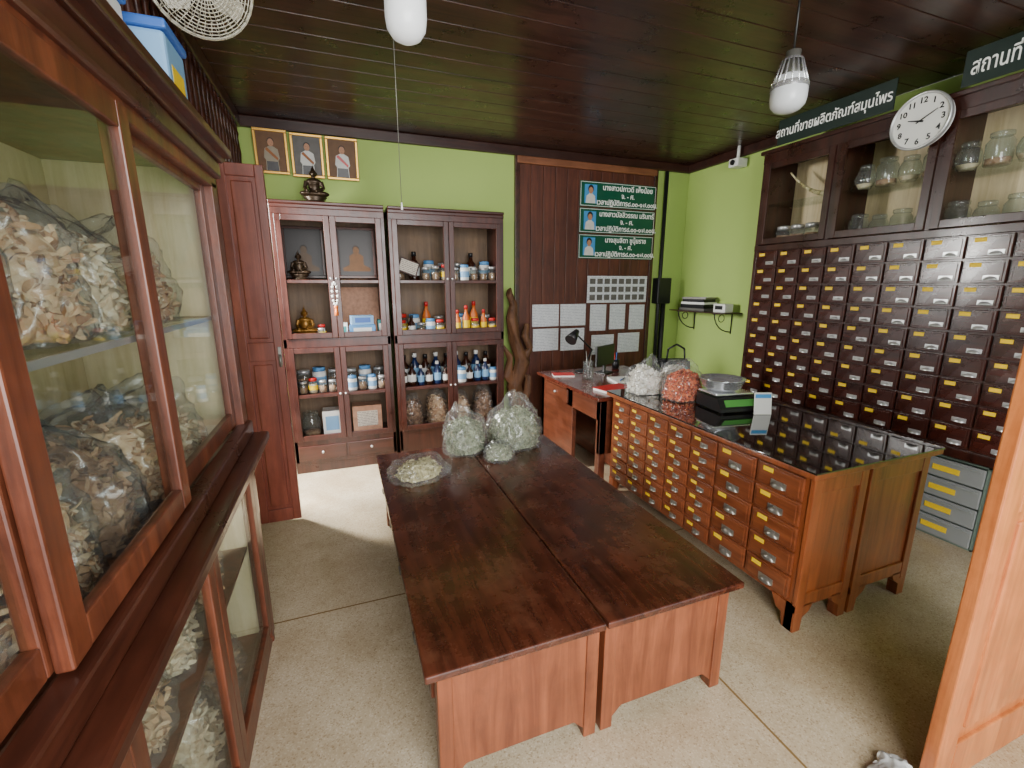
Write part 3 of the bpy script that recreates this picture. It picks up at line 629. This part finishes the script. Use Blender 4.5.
# ---------------------------------------------------------------- tables
def table(x0,x1,label,side):
    y0,y1=1.14,3.06; zt=.5
    r=thing("low_table",label,"table",((x0+x1)/2,(y0+y1)/2,0))
    G().box(x0,x1-.003,y0,y1,zt-.028,zt,.006).obj("table_top",'ttop',r)
    a,b,c,d=x0+.04 if side<0 else x0+.008,x1-.011 if side<0 else x1-.045,y0+.03,y1-.04
    for (xa,ya) in ((a,c),(b-.05,c),(a,d-.05),(b-.05,d-.05)):
        g=G(); g.box(xa,xa+.05,ya,ya+.05,.0,zt-.03,.004); g.obj("leg",'tend',r)
    g=G(); g.box(a+.05,b-.05,c+.006,c+.024,.08,zt-.028); g.poly([(a+.05,c+.006,.08),(a+.09,c+.006,.08),(a+.05,c+.006,.04)],(0,.018,0)); g.poly([(b-.05,c+.006,.08),(b-.09,c+.006,.08),(b-.05,c+.006,.04)],(0,.018,0)); g.obj("end_panel",'tend',r)
    g=G(); g.box(a+.05,b-.05,d-.024,d-.006,.08,zt-.028); g.obj("end_panel",'tend',r)
    g=G(); g.box(a+.008,a+.025,c+.05,d-.05,.28 if side<0 else .08,zt-.028); g.box(b-.025,b-.008,c+.05,d-.05,.08,zt-.028); g.obj("side_rail",'tside',r)
    if side<0:
        n=4; L=(d-c-.14)/n
        for i in range(n):
            ys=c+.07+i*L; g=G(); g.box(a-.006,a+.01,ys+.01,ys+L-.01,.30,.455,.004); o=g.obj("drawer",'tside',r)
            g=G(); g.tube([(a-.008,ys+L/2-.04,.38),(a-.028,ys+L/2-.03,.375),(a-.028,ys+L/2+.03,.375),(a-.008,ys+L/2+.04,.38)],.005,8); g.obj("handle",'dullmetal',o,org=r['org'])
    return r
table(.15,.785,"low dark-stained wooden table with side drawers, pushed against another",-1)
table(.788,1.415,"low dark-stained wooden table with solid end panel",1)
bag((.37,2.60,.5),.34,.24,.13,60,'hstraw',"small clear plastic bag of straw-coloured herbs lying on the table",False,.3,fill=.75,kind='leaf',cs=.03,n=800)
bag((.75,2.93,.5),.27,.24,.31,61,'hgreen',"tied clear plastic bag of grey-green herbs on the table",True,.2,kind='leaf',cs=.024,n=2400)
bag((.92,2.70,.5),.18,.14,.12,66,'hgreen',"small clear plastic bag of grey-green herbs on the table",False,.2,kind='leaf',cs=.02,n=800)
bag((1.11,2.92,.5),.36,.32,.35,63,'hgreen',"large tied clear plastic bag of grey-green herbs on the table",True,.2,kind='leaf',cs=.024,n=3400)
# ---------------------------------------------------------------- counter
cr=thing("drawer_counter","orange-brown wooden counter with rows of small labelled drawers","counter",(2.33,2.07,0))
cx0,cx1,cy0,cy1=1.92,2.76,1.28,2.90
g=G()
for (a,b) in ((cx0,2.29),(2.31,cx1)):
    g.box(a+.012,b,cy0,cy1,.13,.805,.004)
    g.box(a+.004,a+.06,cy0-.012,cy0+.01,.1,.8,.003); g.box(b-.05,b,cy0-.012,cy0+.01,.1,.8,.003); g.box(a+.06,b-.05,cy0-.010,cy0+.01,.72,.8,.003); g.box(a+.06,b-.05,cy0-.010,cy0+.01,.13,.2,.003)
    for (p,q,s) in ((a+.004,a+.06,1),(b,b-.056,-1)):
        g.poly([(p,cy0-.01,.14),(p+s*.12,cy0-.01,.14),(p+s*.10,cy0-.01,.10),(p+s*.055,cy0-.01,.07),(p+s*.05,cy0-.01,0),(p,cy0-.01,0)],(0,.05,0))
        g.poly([(p,cy1-.01,.14),(p+s*.12,cy1-.01,.14),(p+s*.10,cy1-.01,.10),(p+s*.055,cy1-.01,.07),(p+s*.05,cy1-.01,0),(p,cy1-.01,0)],(0,-.05,0))
g.poly([(cx0+.004,cy0,.14),(cx0+.004,cy0+.12,.14),(cx0+.004,cy0+.09,.08),(cx0+.004,cy0+.06,.07),(cx0+.004,cy0+.05,0),(cx0+.004,cy0,0)],(.04,0,0))
g.obj("carcass",'count',cr)
G().box(cx0-.04,cx1+.04,cy0-.04,cy1+.02,.808,.836,.006).obj("counter_edge",'count',cr)
G().box(cx0-.042,cx1+.042,cy0-.042,cy1+.022,.836,.844,.002).obj("glass_top",'topglass',cr)
def cup(g,x,y,z,w,h,dep):
    n=10; rows=5
    grid=[]
    for i in range(rows+1):
        th=PI/2*i/rows
        ring=[]
        for j in range(n+1):
            ph=PI*j/n
            ring.append(g.bm.verts.new((x-dep*math.sin(ph)*math.cos(th)-.001,y-w/2*math.cos(ph)*(.55+.45*math.cos(th)),z+h*math.sin(th)*math.sin(ph)**.5)))
        grid.append(ring)
    for i in range(rows):
        for j in range(n):
            try: f=g.bm.faces.new((grid[i][j],grid[i][j+1],grid[i+1][j+1],grid[i+1][j])); f.smooth=True
            except Exception: pass
    g.box(x-.002,x+.001,y-w/2-.004,y+w/2+.004,z-.002,z+h+.006,.0008)
def drawer_t(w,h,m,par,cupw,lx,ch,pm,cy,lw,lh):
    g=G(); g.box(-.014,.0,-w/2+.006,w/2-.006,-h/2+.006,h/2-.006,.004); g.box(-.018,-.013,-w/2+.02,w/2-.02,-h/2+.018,h/2-.018,.003)
    o=g.obj("drawer",m,par,org=(0,0,0))
    g=G(); cup(g,-.019,cy,-h*.5+.026,cupw,ch,.02); g.obj("cup_pull",pm,o,org=(0,0,0),fix=False)
    g=G(); g.box(-.0205,-.0178,lx-lw/2,lx+lw/2,h/2-.020-lh,h/2-.020); g.obj("paper_label",'yellow',o,org=(0,0,0)); return o
def add_drawers(root,x,ys,zs,m,cupw,lxf,ch=.024,pm='nickel',cyf=lambda w:0,lw=.045,lh=.02):
    T0={}
    for (y0,y1) in ys:
        for (z0,z1) in zs:
            k=(round(y1-y0,3),round(z1-z0,3)); loc=Vector((x,(y0+y1)/2,(z0+z1)/2))-Vector(root['org'])
            if k not in T0: T0[k]=drawer_t(y1-y0,z1-z0,m,root,cupw,lxf(y1-y0),ch,pm,cyf(y1-y0),lw,lh); T0[k].location=loc
            else: pclone(T0[k],root,loc)
colw=(cy1-.03-cy0-.03)/6
def rng(a,b,n): return [(a+(b-a)*i/n,a+(b-a)*(i+1)/n) for i in range(n)]
add_drawers(cr,cx0+.012,rng(cy0+.03,cy0+.03+colw*2,2),rng(.15,.79,5),'countd',.075,lambda w:w*.22,.026,'pewter',lambda w:-w*.02,.055,.022)
add_drawers(cr,cx0+.012,rng(cy0+.03+colw*2,cy1-.03,5),rng(.15,.79,7),'countd',.05,lambda w:w*.2,.016,'pewter',lambda w:-w*.06,.045,.018)
# ---------------------------------------------------------------- desk
dk=thing("desk","glossy red-brown wooden desk standing behind the drawer counter","desk",(2.35,3.5,0))
G().box(1.82,2.86,2.935,4.12,.75,.78,.006).obj("desk_top",'reddesk',dk)
g=G(); g.box(1.88,2.8,3.98,4.05,.15,.75,.004); g.box(1.86,1.90,3.42,4.08,.08,.75,.004); g.box(1.86,1.90,2.96,3.55,.58,.75,.004); g.box(2.2,2.8,2.96,4.08,.02,.75,.004); g.box(1.86,2.8,2.96,3.0,.3,.75,.004); g.obj("body",'tside',dk)
for (x,y) in ((1.86,2.96),(1.86,4.02),(2.74,2.96),(2.74,4.02)): G().box(x,x+.06,y,y+.06,0,.75,.004).obj("leg",'tside',dk)
g=G(); g.box(1.845,1.862,3.50,3.98,.6,.72,.004); o=g.obj("drawer",'tside',dk); g=G(); g.sph((1.84,3.74,.66),.013,10); g.obj("knob",'nickel',o,org=dk['org'])
r=thing("desk_lamp","black adjustable desk lamp standing on the desk","lamp",(2.25,3.95,.78),None,(0,0,0),True)
G().lathe([(0,0),(.08,0),(.08,.012),(.02,.025),(0,.025)]).obj("base",'black',r,org=(0,0,0)); G().tube([(0,0,.02),(.1,0,.22),(-.12,-.05,.40)],.008).obj("arm",'black',r,org=(0,0,0))
g=G(); g.cyl((-.1,-.04,.42),(-.2,-.1,.34),.025,.06); g.obj("lamp_shade",'black',r,org=(0,0,0))
r=thing("glass_vase","clear glass vase holding scissors on the desk","vase",(2.12,3.62,.78),None,(0,0,0),True)
G().lathe([(0,.002),(.045,.002),(.05,.02),(.045,.1),(.05,.17)]).obj("glass_body",'jarglass',r,org=(0,0,0)); G().cyl((0,0,.01),(.03,0,.24),.004).cyl((0,0,.01),(-.02,.01,.26),.004).obj("scissors",'dullmetal',r,org=(0,0,0))
r=thing("notebook","red covered notebook lying on the desk","book",(2.10,3.14,.78),None,(0,0,.2),True)
G().box(-.15,.15,-.10,.10,.0,.02,.002).obj("pages",'white',r,org=(0,0,0)); G().box(-.155,.155,-.105,.105,.02,.024,.001).obj("cover",'red',r,org=(0,0,0))
r=thing("notebook","dark red notebook lying on the desk","book",(1.98,3.85,.78),None,(0,0,-.3),True)
G().box(-.10,.10,-.07,.07,.0,.012,.002).obj("pages",'white',r,org=(0,0,0)); G().box(-.104,.104,-.074,.074,.012,.015,.001).obj("cover",'red',r,org=(0,0,0))
r=thing("telephone","black desk telephone with handset on the desk","telephone",(2.66,3.50,.78),None,(0,0,.3),True)
G().poly([(-.1,-.09,0),(-.1,.09,0),(-.1,.09,.07),(-.1,-.09,.03)],(.2,0,0)).obj("base",'black',r,org=(0,0,0)); G().tube([(-.07,-.09,.06),(-.075,-.06,.085),(-.075,.06,.1),(-.07,.09,.085)],.018).obj("handset",'black',r,org=(0,0,0))
r=thing("paper_stack","stack of white papers with a pen on the desk","paper",(2.36,3.40,.78),None,(0,0,-.2),True)
G().box(-.1,.1,-.14,.14,0,.02,.001).obj("sheets",'white',r,org=(0,0,0)); G().cyl((-.05,-.05,.024),(.04,.06,.024),.004).obj("pen",'blue',r,org=(0,0,0))
r=thing("pen_cup","dark cup of pens on the desk","cup",(2.66,3.98,.78),None,(0,0,0),True)
G().lathe([(0,0),(.035,0),(.04,.1),(.036,.1),(.03,.01),(0,.01)]).obj("cup",'black',r,org=(0,0,0))
for (dx,dy,m) in ((.01,.01,'blue'),(-.012,0,'red'),(0,-.012,'black')): G().cyl((dx*.5,dy*.5,.012),(dx*2,dy*2,.17),.004,seg=6).obj("pen",m,r,org=(0,0,0))
r=thing("monitor","black flat computer monitor standing on the desk","monitor",(2.42,3.82,.78),None,(0,0,.5),True)
G().box(-.08,.08,-.06,.06,0,.012,.003).box(-.015,.015,-.01,.01,.01,.1).obj("stand",'black',r,org=(0,0,0)); G().box(-.17,.17,-.015,.01,.08,.28,.005).obj("screen_housing",'black',r,org=(0,0,0))
# counter items
bag((2.10,2.75,.845),.24,.21,.25,71,'hwhite',"clear plastic bag of white dried herbs on the counter",True,kind='slice',cs=.018,n=900)
bag((2.39,2.77,.845),.20,.19,.24,74,'hwhite',"small clear plastic bag of pale herbs on the counter",False,kind='slice',cs=.018,n=700)
bag((2.24,2.50,.845),.26,.22,.25,72,'hred',"clear plastic bag of red dried berries on the counter",True,kind='berry',cs=.026,n=1800)
sc=thing("weighing_scale","black electronic weighing scale with green display on the counter","scale",(2.36,2.20,.845),None,(0,0,-.15),True)
g=G(); g.poly([(-.15,-.13,.01),(-.15,.13,.01),(-.15,.13,.09),(-.15,-.09,.09),(-.15,-.13,.03)],(.30,0,0)); g.obj("housing",'black',sc,org=(0,0,0))
g=G(); [g.cyl((x,y,0),(x,y,.012),.015) for x in (-.12,.12) for y in (-.1,.1)]; g.obj("feet",'black',sc,org=(0,0,0))
g=G(); g.box(-.14,.14,-.06,.13,.1,.112,.004); g.cyl((0,.03,.09),(0,.03,.1),.04); g.obj("weighing_plate",'steel',sc,org=(0,0,0))
g=G(); g.poly([(-.11,-.123,.042),(.11,-.123,.042),(.11,-.097,.08),(-.11,-.097,.08)],(0,-.003,.002)); g.obj("display",'lcd',sc,org=(0,0,0))
r=thing("steel_bowl","stainless steel bowl resting on the weighing scale","bowl",(2.34,2.25,.9575),None,(0,0,0),True)
G().lathe([(0,.0),(.08,.0),(.12,.03),(.14,.08),(.148,.082),(.143,.086),(.118,.036),(.078,.006),(0,.006)],seg=28).obj("bowl",'steel',r,org=(0,0,0))
r=thing("card_sign","small white printed card standing on the counter","sign",(2.44,2.0,.845),None,(-.15,0,-.35),True)
G().box(-.055,.055,-.003,.003,0,.14,.002).obj("card",'white',r,org=(0,0,0)); G().box(-.05,.05,-.0045,-.003,.105,.13).obj("header_band",'skyblue',r,org=(0,0,0)); G().box(-.04,.04,0,.06,0,.006).obj("foot",'white',r,org=(0,0,0))
r=thing("handbag","black handbag with teal panel standing on the desk","bag",(2.66,3.10,.78),None,(0,0,-.3),True)
g=G(); g.poly([(-.15,-.06,0),(.15,-.06,0),(.13,-.04,.24),(-.13,-.04,.24)],(0,.1,0)); bmesh.ops.bevel(g.bm,geom=list(g.bm.edges),offset=.02,segments=3,affect='EDGES'); g.obj("bag_body",'black',r,org=(0,0,0))
G().tube([(-.08,-.03,.23),(-.07,-.03,.33),(0,-.03,.37),(.07,-.03,.33),(.08,-.03,.23)],.008).obj("strap",'black',r,org=(0,0,0)); G().box(-.02,.1,-.066,-.05,.08,.18,.003).obj("patch",'teal',r,org=(0,0,0),label="teal fabric panel")
# ---------------------------------------------------------------- wall shelf
r=thing("wall_shelf","dark wall shelf on black scrolled iron brackets against the green wall","shelf",(3.82,4.0,1.35))
G().box(3.66,3.95,3.62,4.42,1.345,1.355,.002).obj("shelf_board",'darkwood',r)
for yy in (3.75,4.3):
    g=G(); g.tube([(3.945,yy,1.34),(3.945,yy,1.12)],.006); g.tube([(3.945,yy,1.34),(3.68,yy,1.34)],.006); g.tube([(3.94-.24*math.cos(a)*1.0+.0,yy,1.34-.2*math.sin(a)) for a in [PI/2*k/6 for k in range(7)]],.006)
    g.tube([(3.8+.04*math.cos(a),yy,1.29+.04*math.sin(a)) for a in [2*PI*k/10 for k in range(10)]],.004,6,0,True); g.obj("bracket",'blackpaint',r)
for i,(m,w,h) in enumerate((('dullmetal',.40,.03),('black',.34,.04),('white',.32,.025),('black',.28,.03),('dullmetal',.3,.02))):
    z=1.3555+[0,.031,.072,.098,.13][i]; q=thing("tray","stacked shallow tray on the wall shelf","tray",(3.8,4.10,z),None,(0,0,.06*i),True); g=G(); g.box(-.1,.1,-w/2,w/2,0,h*.35,.003); 
    for (a,b,c,d) in ((-.1,-.094,-w/2,w/2),(.094,.1,-w/2,w/2),(-.1,.1,-w/2,-w/2+.006),(-.1,.1,w/2-.006,w/2)): g.box(a,b,c,d,0,h)
    g.obj("tray_body",m,q,org=(0,0,0))
q=thing("radio","small white radio set on the wall shelf","radio",(3.8,3.74,1.3555),None,(0,0,0),True); G().box(-.06,.06,-.08,.08,0,.09,.01).obj("case",'white',q,org=(0,0,0)); G().box(-.063,-.058,-.05,.05,.03,.07).obj("display",'black',q,org=(0,0,0))
q=thing("security_camera","small white security camera mounted by the ceiling","camera",(3.86,3.80,2.84),None,(0,0,0),True); G().box(-.06,.07,-.06,.06,-.04,.04,.01).obj("housing",'white',q,org=(0,0,0)); G().cyl((-.06,0,0),(-.075,0,0),.025).obj("lens",'black',q,org=(0,0,0)); G().cyl((0,0,.04),(0,0,.16),.015).obj("mount",'white',q,org=(0,0,0))
# ---------------------------------------------------------------- apothecary wall unit
ap=thing("apothecary_cabinet","tall dark wooden apothecary cabinet with many labelled drawers and glass top","cabinet",(3.72,2.2,0))
ax=3.55; ay0,ay1=1.0,3.2
g=G(); g.box(ax+.012,XR-.01,ay0,ay1,.62,1.95); g.box(ax,XR-.01,ay0,ay0+.04,0,2.74); g.box(ax,XR-.01,ay1-.03,ay1,0,2.74,.003)
g.box(ax-.005,ax+.03,ay0,ay1,1.935,1.985,.004); g.box(ax-.005,ax+.03,ay0,ay1,.58,.64,.004); g.box(ax,XR-.01,ay0,ay1,.6,.63)
g.box(ax+.02,XR-.01,ay0,ay1,1.95,1.97); g.box(ax+.02,XR-.01,ay0,ay1,2.70,2.74); g.box(XR-.03,XR-.012,ay0,ay1,1.95,2.7,mi=1); g.box(XR-.03,XR-.012,ay0,ay1,0,.6)
g.box(ax-.005,ax+.02,ay0,ay1,2.66,2.74,.004)
g.box(ax,ax+.04,2.53,2.57,0,.6)
for yy in (1.9,2.55): g.box(ax,XR-.03,yy-.015,yy+.015,1.97,2.7)
g.obj("body",['apof','cream'],ap)
g=G(); g.box(ax-.03,XR-.01,ay0-.01,ay1+.02,2.735,2.765,.006); g.obj("cornice",'apof',ap)
add_drawers(ap,ax+.012,rng(ay0+.04,ay1-.03,10),rng(.645,1.935,9),'apo',.065,lambda w:w*.2,.02,'nickel',lambda w:-w*.18,.055,.024)
for (a,b) in ((2.565,3.165),(1.915,2.535),(1.045,1.885)):
    st=.05; g=G(); z0,z1=1.99,2.66
    g.box(ax-.012,ax+.012,a,a+st,z0,z1,.003); g.box(ax-.012,ax+.012,b-st,b,z0,z1,.003); g.box(ax-.011,ax+.011,a+st,b-st,z0,z0+st,.003); g.box(ax-.011,ax+.011,a+st,b-st,z1-st,z1,.003); o=g.obj("door",'apof',ap)
G().box(ax+.03,XR-.03,ay0+.04,ay1-.03,2.32,2.328).obj("glass_shelf",'glass',ap)
for i,y in enumerate((1.12,1.26,1.40,1.54,1.68,1.82,1.99,2.13,2.27,2.41)):
    put(['big','big2'][i%2],ax+.13,y,2.329,"apothecary jars on the upper glass shelf",.80)
    put(['big2','big'][i%2],ax+.13,y,1.971,"apothecary jars on the lower glass shelf",.80)
for i in range(4): put('wcap',ax+.15,2.66+i*.13,1.971,"apothecary jars on the lower glass shelf",1.6)
q=thing("antler","curved pale animal horn lying inside the glass cabinet","horn",(ax+.15,2.85,2.33),None,(0,0,0),True)
g=G(); P0=[((0,-.2+.05*k,.02+.012*k*k*.3),.022-.002*k) for k in range(9)]
for (a,ra),(b,rb) in zip(P0,P0[1:]): g.cyl(a,b,ra,rb,10)
g.obj("horn",'hstraw',q,org=(0,0,0))
for (y0,y1) in ((1.045,1.335),(1.36,1.80),(1.83,2.27)):
    q=thing("plastic_drawer_unit","frosted grey-green plastic drawer unit with yellow labels","drawer unit",(3.75,(y0+y1)/2,0),"plastic drawer units")
    g=G(); g.box(3.6,3.9,y0,y0+.01,0,.56); g.box(3.6,3.9,y1-.01,y1,0,.56); g.box(3.6,3.9,y0,y1,.55,.56); g.box(3.6,3.9,y0,y1,.0,.01); g.box(3.89,3.9,y0,y1,0,.56); g.obj("frame",'binframe',q)
    for k in range(4):
        z=.015+k*.134; g=G(); g.box(3.585,3.6,y0+.012,y1-.012,z,z+.125,.005); g.box(3.575,3.588,y0+.03,y1-.03,z+.10,z+.112,.003); o=g.obj("drawer",'bin',q)
        G().box(3.581,3.5845,(y0+y1)/2-.09,(y0+y1)/2+.05,z+.045,z+.08).obj("paper_label",'yellow',o,org=q['org'])
def long_sign(yc,w,txt,al,xo,sz,sx):
    q=thing("shop_sign","dark green hanging board with large white Thai lettering above the cabinet","sign",(3.50,yc,2.865),None,(PI/2,0,-PI/2),True)
    G().box(-w/2,w/2,-.095,.095,-.01,0,.003).obj("board",'signdark',q,org=(0,0,0)); text(txt,sz,(xo,-.005,.001),q,'ink',al,bold=.001,sx=sx)
long_sign(2.62,.86,"สถานที่ขายผลิตภัณฑ์สมุนไพร",'CENTER',-.015,.098,.76)
long_sign(1.42,.84,"สถานที่",'LEFT',-.385,.12,.64)
q=thing("wall_clock","round white wall clock with black numerals and silver rim","clock",(3.49,2.0,2.64),None,(PI/2,0,-PI/2),True)
G().lathe([(.155,0),(.162,.005),(.165,.03),(.158,.038),(.150,.03),(.150,0)],seg=48).obj("rim",'nickel',q,org=(0,0,0)); G().lathe([(0,-.02),(.155,-.02),(.155,.02),(0,.02)],seg=48,smooth=False).obj("dial",'white',q,org=(0,0,0))
for k in range(1,13):
    a=PI/2-2*PI*k/12; text(str(k),.046,(.118*math.cos(a),.118*math.sin(a),.021),q,'blackink',name='numeral',bold=.0012)
def hand(a,L,w,z):
    a=math.radians(90-a); d=Vector((math.cos(a),math.sin(a),0)); p=Vector((-d.y,d.x,0))
    G().poly([-d*.02+p*w+Vector((0,0,z)),d*L+p*w*.4+Vector((0,0,z)),d*L-p*w*.4+Vector((0,0,z)),-d*.02-p*w+Vector((0,0,z))],(0,0,.002)).obj("hand",'blackink',q,org=(0,0,0))
hand(285,.070,.006,.024); hand(62,.1,.004,.028)
# ---------------------------------------------------------------- bulbs, cord, fan
def bulb(x,y,z,r,label,cage,hl=.10,bm='bulb'):
    q=thing("hanging_bulb",label,"lamp",(x,y,z),None,(0,0,0),True)
    G().lathe([(0,-hl),(r*.35,-hl*.97),(r*.7,-hl*.84),(r*.93,-hl*.6),(r,-hl*.25),(r,hl*.45),(r*.85,hl*.85),(r*.5,hl)],seg=28).obj("bulb",bm,q,org=(0,0,0))
    G().lathe([(r*.5,hl),(r*.52,hl+.02),(.03,hl+.04),(.03,hl+.09),(0,hl+.09)],seg=20).obj("socket",'dullmetal' if cage else 'white',q,org=(0,0,0))
    G().cyl((0,0,hl+.09),(0,0,3.0-z),.005).obj("cord",'black',q,org=(0,0,0))
    if cage:
        g=G()
        for k in range(16): a=2*PI*k/16; g.cyl((r*1.0*math.cos(a),r*1.0*math.sin(a),hl*.35),(r*.55*math.cos(a),r*.55*math.sin(a),hl+.055),.004,seg=6)
        g.lathe([(r*1.03,hl*.2),(r*1.03,hl*.45),(r*.9,hl*.6)],seg=24); g.lathe([(r*.6,hl+.05),(r*.55,hl+.06),(0,hl+.06)],seg=20); g.obj("heat_sink",'steel',q,org=(0,0,0))
    return q
bulb(.315,1.98,2.66,.078,"large white bulb hanging from the ceiling on a cord",False,.11)
bulb(1.94,1.66,2.475,.074,"white bulb with finned metal collar hanging from the ceiling",True,.078,'bulb2')
q=thing("pull_cord","thin white pull cord hanging from the ceiling","cord",(.27,2.02,3.0),None,(0,0,0),True); G().cyl((0,0,0),(0,0,-1.02),.0014,seg=6).obj("string",'dullmetal',q,org=(0,0,0)); G().lathe([(0,0),(.005,.002),(.003,.03),(0,.03)],(0,0,-1.05)).obj("pull_knob",'white',q,org=(0,0,0))
dirv=Vector((.35,-.75,-.55)).normalized(); rotq=Vector((0,0,1)).rotation_difference(dirv).to_euler()
q=thing("wall_fan","ivory wall fan with round wire cage mounted near the ceiling","fan",(-.43,2.42,2.835),None,rotq,True)
g=G()
for k in range(1,13): R=.02+k*.0138; g.ring((0,0,.06-.05*(R/.19)**2),R,.0022,26)
g.ring((0,0,0),.19,.007,30)
for k in range(36):
    a=2*PI*k/36; g.tube([(.02*math.cos(a),.02*math.sin(a),.06),(.12*math.cos(a),.12*math.sin(a),.045),(.19*math.cos(a),.19*math.sin(a),0)],.0018,4); g.tube([(.05*math.cos(a),.05*math.sin(a),-.07),(.15*math.cos(a),.15*math.sin(a),-.06),(.19*math.cos(a),.19*math.sin(a),0)],.0018,4)
g.obj("cage",'cream2',q,org=(0,0,0)); g=G(); g.lathe([(0,.05),(.03,.045),(.03,-.02),(0,-.02)])
for k in range(3):
    a=2*PI*k/3; pts=[(.02,.0,.0),(.09,.06,.015),(.16,.04,.01),(.165,-.02,-.01),(.1,-.04,-.015),(.02,-.015,0)]
    g.poly([(p[0]*math.cos(a)-p[1]*math.sin(a),p[0]*math.sin(a)+p[1]*math.cos(a),p[2]) for p in pts],(0,0,.003))
g.obj("blades",'cream2',q,org=(0,0,0))
G().lathe([(0,-.22),(.05,-.21),(.07,-.17),(.07,-.08),(.05,-.06),(0,-.06)]).obj("motor_housing",'cream2',q,org=(0,0,0)); G().cyl((0,0,-.15),(-.12,-.02,-.36),.02).obj("bracket",'cream2',q,org=(0,0,0))
# ---------------------------------------------------------------- near right door
q=thing("wooden_door_leaf","orange-brown panelled wooden door leaf standing open","door",(2.1,.62,0))
g=G(); X0,X1=1.70,2.5
g.box(X0,X0+.1,.6,.64,0,2.1,.005); g.box(X1-.1,X1,.6,.64,0,2.1,.005)
for (a,b) in ((0,.16),(1.0,1.1),(2.0,2.1)): g.box(X0+.1,X1-.1,.6,.64,a,b,.004)
g.box(X0+.095,X1-.095,.612,.628,.1,2.05); g.box(X0+.14,X1-.14,.604,.636,.2,.96,.01); g.box(X0+.14,X1-.14,.604,.636,1.14,1.96,.01); g.obj("leaf",'orange',q)
bag((1.63,.67,0),.16,.10,.05,88,'whitecloth',"crumpled white plastic bag lying on the floor",False,.3,film='film2',n=30)
for k,t in T.items():
    for ch in list(t.children): bpy.data.objects.remove(ch)
    bpy.data.objects.remove(t)
for o in bpy.data.objects:
    if 'org' in o: del o['org']
# ---------------------------------------------------------------- light
w=bpy.data.worlds.new("w"); bpy.context.scene.world=w; w.use_nodes=True; nt=w.node_tree
bg=nt.nodes['Background']; bg.inputs[0].default_value=(.88,.94,1,1); bg.inputs[1].default_value=1.6
def area(loc,tgt,sx,sy,e,c=(1,1,1)):
    l=bpy.data.lights.new("daylight",'AREA'); l.shape='RECTANGLE'; l.size=sx; l.size_y=sy; l.energy=e; l.color=c
    o=bpy.data.objects.new("daylight",l); COL.objects.link(o); o.location=loc; o.rotation_euler=(Vector(tgt)-Vector(loc)).to_track_quat('-Z','Y').to_euler()
area((.4,-1.5,1.9),(.0,3,.8),2.4,2.2,225,(1,.985,.96))
area((-1.4,3.75,2.1),(.3,3.2,0),.7,1.4,400,(1,.98,.93))
l=bpy.data.lights.new("sun",'SUN'); l.energy=6; l.angle=math.radians(5); l.color=(1,.96,.88)
o=bpy.data.objects.new("sun",l); COL.objects.link(o); o.rotation_euler=Vector((.42,-.42,-1)).to_track_quat('-Z','Y').to_euler()
# ---------------------------------------------------------------- camera
c=bpy.data.cameras.new("camera"); co=bpy.data.objects.new("camera",c); COL.objects.link(co); bpy.context.scene.camera=co
c.sensor_width=36; c.lens=450/1024*36; c.clip_start=.02
yw=math.radians(20.6); p=math.radians(12.53)
R=Vector((math.cos(yw),-math.sin(yw),0)); F=Vector((math.sin(yw)*math.cos(p),math.cos(yw)*math.cos(p),-math.sin(p))); U=R.cross(F)
m=Matrix((R,U,-F)).transposed().to_4x4(); m.translation=Vector((0,0,1.65)); co.matrix_world=m
